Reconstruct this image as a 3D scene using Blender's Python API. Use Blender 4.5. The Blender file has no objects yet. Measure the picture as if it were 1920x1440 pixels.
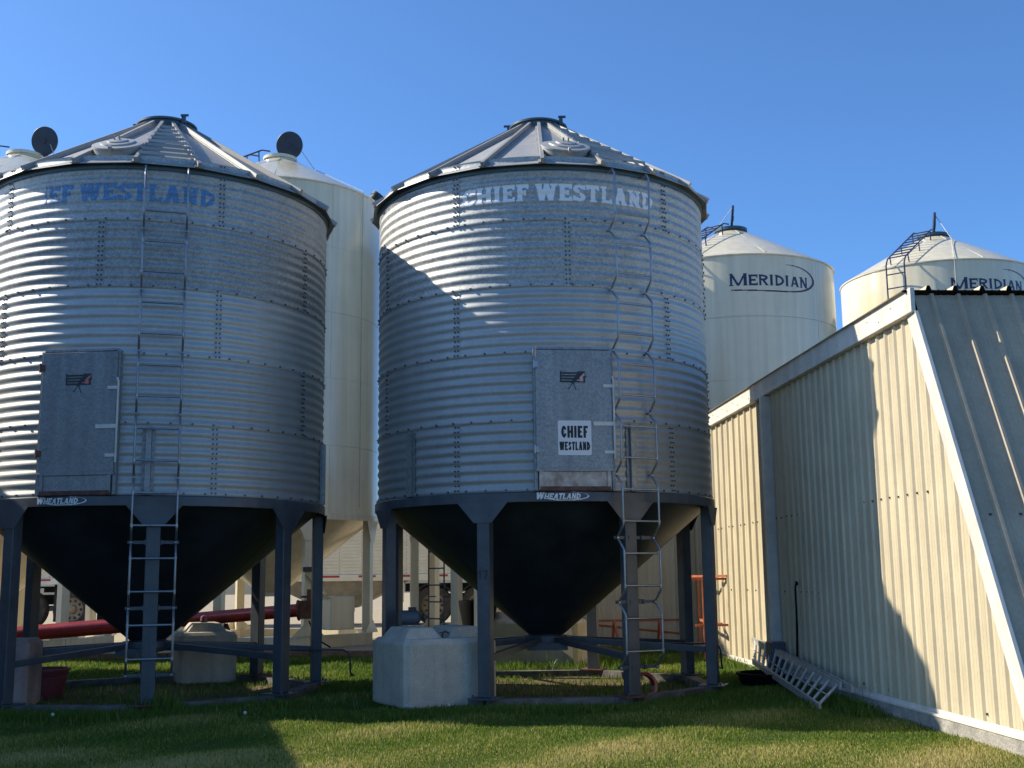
import bpy, bmesh, math, random
import numpy as np
from mathutils import Vector, Matrix
random.seed(7); rng = np.random.default_rng(7)
R = math.radians
scene = bpy.context.scene
COL = scene.collection

# ------------------------------------------------------------------ camera
cam = bpy.data.cameras.new('camera'); camo = bpy.data.objects.new('camera', cam); COL.objects.link(camo)
cam.sensor_width = 36; cam.lens = 2202/1920*36; cam.clip_end = 6000; cam.clip_start = 0.1
camo.matrix_world = Matrix.Translation((0, 0, 1.42)) @ Matrix.Rotation(math.pi/2+.1638, 4, 'X') @ Matrix.Rotation(-.0118, 4, 'Z')
scene.camera = camo
# ------------------------------------------------------------------ light
SUN_EL, SUN_B = R(36.5), R(13)
sdir = Vector((-math.cos(SUN_B)*math.cos(SUN_EL), math.sin(SUN_B)*math.cos(SUN_EL), math.sin(SUN_EL)))
world = bpy.data.worlds.new('World'); scene.world = world; world.use_nodes = True
wn = world.node_tree.nodes; wl = world.node_tree.links
sky = wn.new('ShaderNodeTexSky'); sky.sky_type = 'NISHITA'; sky.sun_disc = False
sky.sun_elevation = SUN_EL; sky.sun_rotation = math.atan2(sdir.x, sdir.y) % (2*math.pi)
sky.altitude = 2300; sky.air_density = 1.0; sky.dust_density = 4.2; sky.ozone_density = 10.0
bg = wn['Background']; bg.inputs[1].default_value = 0.15
tint = wn.new('ShaderNodeVectorMath'); tint.operation = 'MULTIPLY'; tint.inputs[1].default_value = (.94, 1.05, 1.03)   # camera white balance
wl.new(sky.outputs[0], tint.inputs[0]); wl.new(tint.outputs[0], bg.inputs[0])
sl = bpy.data.lights.new('sun', 'SUN'); sl.energy = 4.9; sl.angle = R(.53); sl.color = (1, .92, .77)
so = bpy.data.objects.new('sun', sl); COL.objects.link(so)
so.rotation_euler = sdir.to_track_quat('Z', 'Y').to_euler()
scene.view_settings.view_transform = 'Standard'; scene.view_settings.look = 'None'
scene.view_settings.exposure = 0.55; scene.view_settings.gamma = 1

# ------------------------------------------------------------------ materials
def nodes(name):
    m = bpy.data.materials.new(name); m.use_nodes = True
    return m, m.node_tree.nodes, m.node_tree.links, m.node_tree.nodes['Principled BSDF']
def mat(name, col, rough=.5, metal=0., var=.12, vscale=6., bump=0., bscale=60., coat=0., col2=None, fine=0., spec=.5):
    """paint / concrete / wood: base colour with two scales of wear, optional bump"""
    m, n, l, b = nodes(name)
    tc = n.new('ShaderNodeTexCoord')
    nz = n.new('ShaderNodeTexNoise'); nz.inputs['Scale'].default_value = vscale; nz.inputs['Detail'].default_value = 8; nz.inputs['Roughness'].default_value = .65
    l.new(tc.outputs['Object'], nz.inputs['Vector'])
    cr = n.new('ShaderNodeValToRGB'); cr.color_ramp.elements[0].position = .3; cr.color_ramp.elements[1].position = .7
    c2 = col2 or tuple(c*(1-2.2*var) for c in col)
    cr.color_ramp.elements[0].color = (*c2, 1); cr.color_ramp.elements[1].color = (*[min(1, c*(1+var*.6)) for c in col], 1)
    l.new(nz.outputs['Fac'], cr.inputs[0]); src = cr.outputs[0]
    if fine:
        nf = n.new('ShaderNodeTexNoise'); nf.inputs['Scale'].default_value = bscale; nf.inputs['Detail'].default_value = 4
        l.new(tc.outputs['Object'], nf.inputs['Vector'])
        mx = n.new('ShaderNodeMix'); mx.data_type = 'RGBA'; mx.blend_type = 'OVERLAY'; mx.inputs[0].default_value = fine
        l.new(src, mx.inputs[6]); l.new(nf.outputs['Fac'], mx.inputs[7]); src = mx.outputs[2]
    l.new(src, b.inputs['Base Color'])
    b.inputs['Roughness'].default_value = rough; b.inputs['Metallic'].default_value = metal
    b.inputs['Coat Weight'].default_value = coat; b.inputs['Coat Roughness'].default_value = .12
    b.inputs['Specular IOR Level'].default_value = spec
    if bump:
        nb = n.new('ShaderNodeTexNoise'); nb.inputs['Scale'].default_value = bscale; nb.inputs['Detail'].default_value = 6
        l.new(tc.outputs['Object'], nb.inputs['Vector'])
        bp = n.new('ShaderNodeBump'); bp.inputs['Strength'].default_value = bump; bp.inputs['Distance'].default_value = .02
        l.new(nb.outputs['Fac'], bp.inputs['Height']); l.new(bp.outputs[0], b.inputs['Normal'])
    return m
def galv(name, lo, hi, rough, spangle, metal=1.0, rvar=.12, streak=.0):
    m, n, l, b = nodes(name)
    tc = n.new('ShaderNodeTexCoord')
    v = n.new('ShaderNodeTexVoronoi'); v.inputs['Scale'].default_value = 52; v.inputs['Randomness'].default_value = 1
    nz = n.new('ShaderNodeTexNoise'); nz.inputs['Scale'].default_value = 5; nz.inputs['Detail'].default_value = 9; nz.inputs['Roughness'].default_value = .7
    nd = n.new('ShaderNodeTexNoise'); nd.inputs['Scale'].default_value = 26; nd.inputs['Detail'].default_value = 5
    for t in (nz, nd): l.new(tc.outputs['Object'], t.inputs['Vector'])
    ad = n.new('ShaderNodeVectorMath'); ad.operation = 'MULTIPLY_ADD'; ad.inputs[1].default_value = (.06, .06, .06)
    l.new(nd.outputs['Color'], ad.inputs[0]); l.new(tc.outputs['Object'], ad.inputs[2]); l.new(ad.outputs[0], v.inputs['Vector'])
    sp = n.new('ShaderNodeSeparateColor'); l.new(v.outputs['Color'], sp.inputs[0])
    mx = n.new('ShaderNodeMix'); mx.inputs[0].default_value = spangle
    l.new(nz.outputs['Fac'], mx.inputs[2]); l.new(sp.outputs[0], mx.inputs[3])
    # faint dirt runs down the sheet
    mp = n.new('ShaderNodeMapping'); mp.inputs['Scale'].default_value = (9, 9, .5); l.new(tc.outputs['Object'], mp.inputs[0])
    ns = n.new('ShaderNodeTexNoise'); ns.inputs['Scale'].default_value = 1; ns.inputs['Detail'].default_value = 5; l.new(mp.outputs[0], ns.inputs['Vector'])
    m2 = n.new('ShaderNodeMix'); m2.inputs[0].default_value = .3; l.new(mx.outputs[0], m2.inputs[2]); l.new(ns.outputs['Fac'], m2.inputs[3])
    cr = n.new('ShaderNodeValToRGB'); cr.color_ramp.elements[0].position = .25; cr.color_ramp.elements[1].position = .75
    cr.color_ramp.elements[0].color = (*lo, 1); cr.color_ramp.elements[1].color = (*hi, 1)
    l.new(m2.outputs[0], cr.inputs[0]); oi = n.new('ShaderNodeObjectInfo'); tone = n.new('ShaderNodeMapRange'); tone.inputs['To Min'].default_value = .86; tone.inputs['To Max'].default_value = 1.12; l.new(oi.outputs['Random'], tone.inputs[0])
    ml = n.new('ShaderNodeVectorMath'); ml.operation = 'SCALE'; l.new(cr.outputs[0], ml.inputs[0]); l.new(tone.outputs[0], ml.inputs['Scale'])   # sheets differ a little in tone
    l.new(ml.outputs[0], b.inputs['Base Color'])
    mr = n.new('ShaderNodeMapRange'); mr.inputs['To Min'].default_value = rough-rvar; mr.inputs['To Max'].default_value = rough+rvar
    l.new(m2.outputs[0], mr.inputs[0]); l.new(mr.outputs[0], b.inputs['Roughness'])
    b.inputs['Metallic'].default_value = metal
    return m
def faded(name, col, amount, scale=18):
    """worn stencil paint: flakes away in patches"""
    m, n, l, b = nodes(name)
    tc = n.new('ShaderNodeTexCoord'); nz = n.new('ShaderNodeTexNoise'); nz.inputs['Scale'].default_value = scale; nz.inputs['Detail'].default_value = 8; nz.inputs['Roughness'].default_value = .75
    l.new(tc.outputs['Object'], nz.inputs['Vector'])
    cr = n.new('ShaderNodeValToRGB'); cr.color_ramp.elements[0].position = amount-.08; cr.color_ramp.elements[1].position = amount+.08
    cr.color_ramp.elements[0].color = (.0, .0, .0, 1)
    l.new(nz.outputs['Fac'], cr.inputs[0]); l.new(cr.outputs[0], b.inputs['Alpha'])
    b.inputs['Base Color'].default_value = (*col, 1); b.inputs['Roughness'].default_value = .55
    return m
M = {}
M['galv_old'] = galv('weathered_galvanized', (.27, .275, .262), (.48, .478, .45), .58, .6, metal=.6)
M['galv_new'] = galv('shiny_galvanized', (.36, .365, .347), (.49, .49, .46), .55, .30, metal=.65, rvar=.05)
M['galv_roof'] = galv('roof_galvanized', (.29, .285, .27), (.42, .41, .39), .55, .2, metal=.35)
M['galv_door'] = galv('door_galvanized', (.195, .203, .205), (.39, .39, .375), .52, .45, metal=.5)
M['galv_pipe'] = galv('pipe_galvanized', (.22, .235, .25), (.38, .395, .405), .42, .3, metal=.8)
M['bolt'] = mat('bolt_steel', (.10, .10, .105), .45, .8)
M['hopper'] = mat('shaded_slate_paint', (.022, .033, .040), .48, var=.25, vscale=2.2, spec=.35)  # same paint as the legs; the cone's underside shade darkens this colour
M['steel'] = mat('slate_blue_paint', (.074, .086, .100), .40, var=.16, vscale=5, fine=.15)
M['teal'] = mat('dark_teal_paint_and_eave_shade', (.05, .085, .10), .35)
def streaks(m, amount):
    n, l = m.node_tree.nodes, m.node_tree.links; b = n['Principled BSDF']; src = b.inputs['Base Color'].links[0].from_socket
    tc = n.new('ShaderNodeTexCoord'); mp = n.new('ShaderNodeMapping'); mp.inputs['Scale'].default_value = (5, 5, .22); l.new(tc.outputs['Object'], mp.inputs[0])
    nz = n.new('ShaderNodeTexNoise'); nz.inputs['Scale'].default_value = 1.6; nz.inputs['Detail'].default_value = 7; l.new(mp.outputs[0], nz.inputs['Vector'])
    mr = n.new('ShaderNodeMapRange'); mr.inputs['From Min'].default_value = .35; mr.inputs['From Max'].default_value = .7; mr.inputs['To Min'].default_value = 1; mr.inputs['To Max'].default_value = 1-amount; l.new(nz.outputs['Fac'], mr.inputs[0])
    sc = n.new('ShaderNodeVectorMath'); sc.operation = 'SCALE'; l.new(src, sc.inputs[0]); l.new(mr.outputs[0], sc.inputs['Scale']); l.new(sc.outputs[0], b.inputs['Base Color']); return m
M['cream'] = mat('cream_powder_coat', (.77, .69, .485), .30, var=.05, vscale=1.2, coat=.5, fine=.08)
M['black'] = mat('black_paint', (.02, .021, .025), .45)
M['lid_blue'] = mat('dark_blue_grey_lid', (.026, .038, .062), .5, var=.2, vscale=6)
M['flare_tint_block'] = mat('flare_tinted_concrete', (.44, .32, .27), .9, var=.2, vscale=3, bump=.25, bscale=70, fine=.3)  # pink of the lens flare put into the block's colour
M['navy'] = mat('navy_paint', (.018, .022, .07), .4)
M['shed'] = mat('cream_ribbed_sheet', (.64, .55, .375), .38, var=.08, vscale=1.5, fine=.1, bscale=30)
M['shaded_sheet'] = mat('shade_toned_ribbed_sheet', (.47, .385, .27), .6, var=.10, vscale=2., spec=.25, fine=.15, bscale=30)  # front wall's shade put into the colour of the same cream sheet
M['grey_sheet'] = mat('grey_ribbed_sheet', (.30, .30, .29), .4, var=.1, vscale=2)
M['white'] = mat('white_trim_paint', (.76, .715, .63), .45, var=.1, vscale=3, fine=.15, bscale=25)
M['decal_white'] = mat('white_decal', (.74, .74, .73), .45, var=.05)
M['concrete'] = mat('precast_concrete', (.60, .53, .415), .9, var=.13, vscale=2.5, bump=.3, bscale=80, fine=.35)
M['chute'] = mat('stained_chute_paint', (.50, .47, .42), .6, var=.2, vscale=9, col2=(.26, .17, .12))
M['footing'] = mat('footing_concrete', (.40, .37, .32), .9, var=.2, vscale=5, bump=.5, bscale=45, fine=.4)
M['wood'] = mat('weathered_timber', (.30, .21, .13), .85, var=.25, vscale=7, bump=.4, bscale=40)
M['planks'] = mat('grey_plank', (.30, .28, .25), .85, var=.25, vscale=9, bump=.4, bscale=40)
M['red'] = mat('red_enamel', (.33, .02, .032), .35, var=.2, vscale=4, coat=.3)
M['redplastic'] = mat('faded_red_plastic', (.22, .045, .055), .5, var=.1)
M['orange'] = mat('orange_paint', (.50, .13, .05), .55, var=.2, vscale=9)
M['rust'] = mat('rusty_steel', (.16, .07, .045), .75, var=.3, vscale=14, bump=.3)
M['alu'] = mat('dull_aluminium', (.58, .56, .52), .5, .5, var=.15, vscale=8)
M['rubber'] = mat('black_rubber', (.007, .007, .008), .75, spec=.1, var=.2, vscale=9)
M['tyre'] = mat('dusty_tyre', (.055, .05, .043), .85, var=.35, vscale=9)
M['chassis'] = mat('dark_chassis', (.025, .025, .027), .6, var=.3)
M['trailer'] = mat('trailer_cream_aluminium', (.66, .645, .56), .35, .15, var=.06, vscale=2)
M['trailer_dk'] = mat('dirty_hopper_metal', (.36, .33, .27), .55, .2, var=.2, vscale=3)
M['tape_red'] = mat('red_reflective_tape', (.38, .02, .025), .4)
M['chrome'] = mat('dusty_wheel', (.30, .25, .18), .5, .5, var=.25)
M['grey_plastic'] = mat('grey_plastic', (.10, .11, .13), .5)
M['txt_white'] = faded('worn_white_stencil', (.86, .86, .84), .30, 9)
M['txt_blue'] = faded('worn_blue_stencil', (.10, .27, .52), .455, 24)
M['txt_navy'] = mat('navy_lettering', (.014, .022, .075), .35, var=.05)
M['txt_maroon'] = mat('maroon_swoosh', (.10, .012, .035), .35, var=.05)
M['txt_black'] = faded('cracked_black_print', (.012, .012, .014), .30, 30)
M['sticker'] = faded('cracked_white_sticker', (.72, .72, .71), .27, 26)
M['txt_pale'] = mat('pale_nameplate', (.78, .77, .73), .4, var=.1, vscale=20)
M['pink'] = mat('faded_pink_print', (.62, .36, .34), .5)
M['coral'] = mat('coral_print', (.62, .16, .14), .5)
M['skid'] = mat('dusty_skid_paint', (.17, .155, .14), .8, var=.3, vscale=5, bump=.3)
streaks(M['cream'], .16); streaks(M['shed'], .16); streaks(M['steel'], .25); streaks(M['concrete'], .2); streaks(M['white'], .15); streaks(M['galv_door'], .2)
M['rope'] = mat('pale_rope', (.55, .53, .48), .8)
M['seed'] = mat('dandelion_seed', (.55, .53, .50), .9)

# ------------------------------------------------------------------ mesh builder
class MB:
    def __init__(s): s.v = []; s.f = []; s.m = []; s.T = Matrix.Identity(4); s.mi = 0
    def add(s, vs, fs):
        o = len(s.v)
        for p in vs: s.v.append(tuple(s.T @ Vector(p)))
        for f in fs: s.f.append(tuple(i+o for i in f)); s.m.append(s.mi)
    def box(s, c, d, rz=0., cham=0.):
        x, y, z = d[0]/2, d[1]/2, d[2]/2
        T0 = s.T; s.T = T0 @ Matrix.Translation(c) @ Matrix.Rotation(rz, 4, 'Z')
        s.add([(-x,-y,-z),(x,-y,-z),(x,y,-z),(-x,y,-z),(-x,-y,z),(x,-y,z),(x,y,z),(-x,y,z)],
              [(0,3,2,1),(4,5,6,7),(0,1,5,4),(1,2,6,5),(2,3,7,6),(3,0,4,7)])
        s.T = T0
    def bar(s, p, q, w, h, up=(0,0,1)):
        p = Vector(p); q = Vector(q); d = (q-p); L = d.length; d.normalize()
        upv = Vector(up)
        if abs(d.dot(upv)) > .99: upv = Vector((1, 0, 0))
        sx = d.cross(upv).normalized(); sz = sx.cross(d)
        vs = []
        for t in (p, q):
            for a, b in ((-1,-1),(1,-1),(1,1),(-1,1)): vs.append(t + sx*(a*w/2) + sz*(b*h/2))
        s.add(vs, [(0,1,2,3)[::-1],(4,5,6,7),(0,1,5,4)[::1],(1,2,6,5),(2,3,7,6),(3,0,4,7)])
    def tube(s, pts, r, n=10, cap=True):
        pts = [Vector(p) for p in pts]; k = len(pts)
        rs = r if isinstance(r, (list, tuple)) else [r]*k
        vs = []; prev = None
        for i, p in enumerate(pts):
            d = (pts[min(i+1, k-1)]-pts[max(i-1, 0)]).normalized()
            if prev is None:
                a = Vector((0,0,1)) if abs(d.z) < .9 else Vector((1,0,0))
                x = d.cross(a).normalized()
            else:
                x = (prev - d*prev.dot(d)).normalized()
            prev = x; y = d.cross(x)
            for j in range(n):
                t = 2*math.pi*j/n; vs.append(p + (x*math.cos(t)+y*math.sin(t))*rs[i])
        fs = []
        for i in range(k-1):
            for j in range(n):
                a = i*n+j; b = i*n+(j+1) % n; fs.append((a, b, b+n, a+n))
        if cap: fs.append(tuple(range(n))[::-1]); fs.append(tuple(range((k-1)*n, k*n)))
        s.add(vs, fs)
    def lathe(s, prof, n=64, close=False, a0=0., c=(0,0,0)):
        """profile of (r, z), bottom to top on the outside"""
        vs = []; fs = []; k = len(prof)
        for r, z in prof:
            for j in range(n):
                t = a0 + 2*math.pi*j/n; vs.append((c[0]+r*math.sin(t), c[1]-r*math.cos(t), c[2]+z))
        for i in range(k-1):
            for j in range(n):
                a = i*n+j; b = i*n+(j+1) % n; fs.append((a, b, b+n, a+n))
        if close:
            fs.append(tuple(range(n))[::-1]); fs.append(tuple(range((k-1)*n, k*n)))
        s.add(vs, fs)
    def prism(s, poly, y0, y1):
        """polygon in x,z (counter-clockwise seen from -y) pushed from y0 (front) to y1"""
        n = len(poly)
        s.add([(x, y0, z) for x, z in poly]+[(x, y1, z) for x, z in poly],
              [tuple(range(n)), tuple(range(n, 2*n))[::-1]] + [(i, i+n, (i+1) % n+n, (i+1) % n) for i in range(n)])
    def build(s, name, mats, parent=None, smooth=False, label=None, auto=None):
        me = bpy.data.meshes.new(name); me.from_pydata(s.v, [], s.f)
        for m in (mats if isinstance(mats, (list, tuple)) else [mats]): me.materials.append(M[m] if isinstance(m, str) else m)
        if any(s.m): me.polygons.foreach_set('material_index', s.m)
        o = bpy.data.objects.new(name, me); COL.objects.link(o)
        if smooth:
            me.polygons.foreach_set('use_smooth', [True]*len(me.polygons))
            if auto: me.set_sharp_from_angle(angle=R(auto))
        me.update()
        if parent is not None: o.parent = parent
        if label: o['label'] = label
        return o
def bevel(o, w, seg=2):
    b = o.modifiers.new('bevel', 'BEVEL'); b.width = w; b.segments = seg; b.limit_method = 'ANGLE'; b.angle_limit = R(40); return o
def tag(o, label=None, cat=None, group=None, kind=None):
    if label: o['label'] = label
    if cat: o['category'] = cat
    if group: o['group'] = group
    if kind: o['kind'] = kind
    return o
def thing(name, label, cat, loc=(0,0,0), rz=0., group=None):
    o = bpy.data.objects.new(name, None); COL.objects.link(o); o.empty_display_size = .2
    o.location = loc; o.rotation_euler = (0, 0, rz)
    return tag(o, label, cat, group)
def copy_tree(o, parent=None):
    c = o.copy(); COL.objects.link(c)
    if parent is not None: c.parent = parent
    for ch in list(o.children): copy_tree(ch, c)
    return c

# ------------------------------------------------------------------ lettering (filled cells, so it can lie on any surface)
def poly_mask(X, Y, P):
    ins = np.zeros(X.shape, bool); n = len(P)
    for i in range(n):
        x0, y0 = P[i]; x1, y1 = P[(i+1) % n]
        c = ((y0 > Y) != (y1 > Y))
        with np.errstate(divide='ignore', invalid='ignore'):
            ins ^= c & (X < (x1-x0)*(Y-y0)/(y1-y0 if y1 != y0 else 1e-9)+x0)
    return ins
def glyph(ch, X, Y, w, t, sf):
    """letter ch in a box w wide and 1 high; t stem width; sf = (serif length, serif height) or None"""
    h = t*.82
    rc = lambda a, b, c, d: (X >= a) & (X <= c) & (Y >= b) & (Y <= d)
    def ln(p, q, tt): # slanted stem with level ends
        return poly_mask(X, Y, [(p[0]-tt/2, p[1]), (p[0]+tt/2, p[1]), (q[0]+tt/2, q[1]), (q[0]-tt/2, q[1])])
    def ring(cx, cy, rx, ry, tx, ty): return (((X-cx)/rx)**2+((Y-cy)/ry)**2 <= 1) & (((X-cx)/max(rx-tx, .01))**2+((Y-cy)/max(ry-ty, .01))**2 >= 1)
    def serif(cx, top=True, bot=True, k=1.):
        m = np.zeros(X.shape, bool)
        if sf:
            L = t/2+sf[0]*k
            if bot: m |= rc(cx-L, 0, cx+L, sf[1])
            if top: m |= rc(cx-L, 1-sf[1], cx+L, 1)
        return m
    e = t/2 + (sf[0] if sf else 0)     # centre of an outer stem
    m = np.zeros(X.shape, bool)
    if ch == 'I': m |= rc(w/2-t/2, 0, w/2+t/2, 1) | serif(w/2)
    elif ch == 'H':
        m |= rc(e-t/2, 0, e+t/2, 1) | rc(w-e-t/2, 0, w-e+t/2, 1) | rc(e, .5-h/2, w-e, .5+h/2) | serif(e) | serif(w-e)
    elif ch in 'EFL':
        m |= rc(e-t/2, 0, e+t/2, 1) | serif(e, k=.9)
        if ch in 'EL': m |= rc(e, 0, w, h)
        if ch in 'EF': m |= rc(e, 1-h, w, 1) | rc(e, .5-h/2, w*.78, .5+h/2)
        if sf:
            if ch in 'EL': m |= rc(w-sf[1]*1.3, 0, w, .30)
            if ch in 'EF': m |= rc(w-sf[1]*1.3, .70, w, 1) | rc(w*.78-sf[1], .36, w*.78, .64)
    elif ch == 'T':
        m |= rc(w/2-t/2, 0, w/2+t/2, 1) | rc(0, 1-h, w, 1) | serif(w/2, top=False)
        if sf: m |= rc(0, .7, sf[1]*1.3, 1) | rc(w-sf[1]*1.3, .7, w, 1)
    elif ch == 'N':
        m |= rc(e-t*.4, 0, e+t*.4, 1) | rc(w-e-t*.4, 0, w-e+t*.4, 1) | ln((w-e, 0), (e, 1), t*1.2) | serif(e, k=.9) | serif(w-e, bot=False, k=.9)
    elif ch == 'M':
        m |= rc(e-t*.36, 0, e+t*.36, 1) | rc(w-e-t*.48, 0, w-e+t*.48, 1) | ln((w/2, 0), (e, 1), t*.85) | ln((w/2, 0), (w-e, 1), t*.72) | serif(e) | serif(w-e)
    elif ch == 'W':
        m |= ln((w*.30, 0), (e*.9, 1), t*1.1) | ln((w*.30, 0), (w*.52, 1), t*.9) | ln((w*.70, 0), (w*.50, 1), t*1.1) | ln((w*.70, 0), (w-e*.9, 1), t*.9)
        m |= serif(e*.9, bot=False) | serif(w-e*.9, bot=False)
        if sf: m |= rc(w*.44, 1-sf[1], w*.58, 1)
    elif ch == 'A':
        m |= ln((e, 0), (w*.47, 1), t*.8) | ln((w-e, 0), (w*.53, 1), t*1.15) | (rc(0, .24, w, .24+h*.8) & poly_mask(X, Y, [(e, 0), (w-e, 0), (w*.53, 1), (w*.47, 1)]))
        m |= serif(e, top=False) | serif(w-e, top=False)
    elif ch == 'D':
        m |= rc(e-t/2, 0, e+t/2, 1) | (ring(e, .5, w-e, .5, t, h) & (X > e)) | serif(e, k=.5)
    elif ch == 'C':
        m |= ring(w*.52, .5, w*.52, .5, t, h) & ~((X > w*.62) & (Y > .36) & (Y < .66))
        if sf: m |= rc(w-sf[1]*1.3, .62, w, .98)
    elif ch == 'R':
        m |= rc(e-t/2, 0, e+t/2, 1) | (ring(w*.5, .73, w*.45, .27, t, h) & (X > w*.5)) | rc(e, 1-h, w*.5, 1) | rc(e, .46, w*.5, .46+h) | ln((w-t*.45, 0), (w*.48, .5), t*1.1) & (Y < .52) | serif(e)
        if sf: m |= rc(w-t*.45-sf[0]-t*.5, 0, w+sf[0]*.6, sf[1])
    elif ch == 'S':
        m |= ring(w/2, .735, w/2, .265, t, h) & ~((X > w*.5) & (Y < .70) & (Y > .5)) & ~((X > w*.5) & (Y <= .5))
        m |= ring(w/2, .265+.0, w/2, .265, t, h) & ~((X < w*.5) & (Y > .30))
        if sf: m |= rc(w-sf[1]*1.2, .66, w, .98) | rc(0, .02, sf[1]*1.2, .34)
    elif ch == '1': m |= rc(w*.5-t/2, 0, w*.5+t/2, 1) | poly_mask(X, Y, [(w*.5, 1), (w*.1, .78), (w*.1, .66), (w*.5, .80)])
    elif ch == '7': m |= rc(0, 1-h, w, 1) | poly_mask(X, Y, [(w*.2, 0), (w*.2+t*1.1, 0), (w, 1-h), (w, 1), (w-t, 1)])
    return m
WID = dict(C=.78, H=.92, I=.42, E=.74, F=.70, W=1.22, S=.70, T=.74, L=.70, A=.88, N=.86, D=.82, M=1.26, R=.82)
WID.update({'1': .5, '7': .55, ' ': .22})
def text_mask(txt, cell, h, t=.24, sf=None, wk=1., gap=.08, first=1.0, shear=0.):
    """boolean grid, cell metres per cell; first = size of the first letter over the rest (small capitals)"""
    items = []; x = 0.
    for i, ch in enumerate(txt):
        sc = first if (i == 0) else 1.
        w = WID[ch]*wk
        if ch != ' ': items.append((ch, x, w, sc))
        x += (w+gap)*sc
    Wd = x-gap; H = max(1., first)
    nx = int((Wd+abs(shear)*H)*h/cell)+2; ny = int(H*h/cell)+1
    gx, gy = np.meshgrid((np.arange(nx)+.5)*cell/h, (np.arange(ny)+.5)*cell/h)
    m = np.zeros(gx.shape, bool); gx2 = gx-shear*gy
    for ch, x0, w, sc in items: m |= glyph(ch, (gx2-x0)/sc, gy/sc, w, t, sf) & (gy/sc <= 1)
    return m
def mask_mesh(name, m, cell, fn, material, parent, label=None):
    """fn(u, v) -> point; u, v in metres from the lower left corner of the grid"""
    ny, nx = m.shape; used = np.zeros((ny+1, nx+1), bool)
    used[:-1, :-1] |= m; used[1:, :-1] |= m; used[:-1, 1:] |= m; used[1:, 1:] |= m
    idx = -np.ones(used.shape, int); jj, ii = np.nonzero(used); idx[jj, ii] = np.arange(len(jj))
    vs = [fn(i*cell, j*cell) for j, i in zip(jj, ii)]
    fj, fi = np.nonzero(m)
    fs = list(zip(idx[fj, fi], idx[fj, fi+1], idx[fj+1, fi+1], idx[fj+1, fi]))
    me = bpy.data.meshes.new(name); me.from_pydata(vs, [], [tuple(int(k) for k in f) for f in fs]); me.materials.append(M[material]); me.update()
    o = bpy.data.objects.new(name, me); COL.objects.link(o); o.parent = parent
    if label: o['label'] = label
    return o

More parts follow.
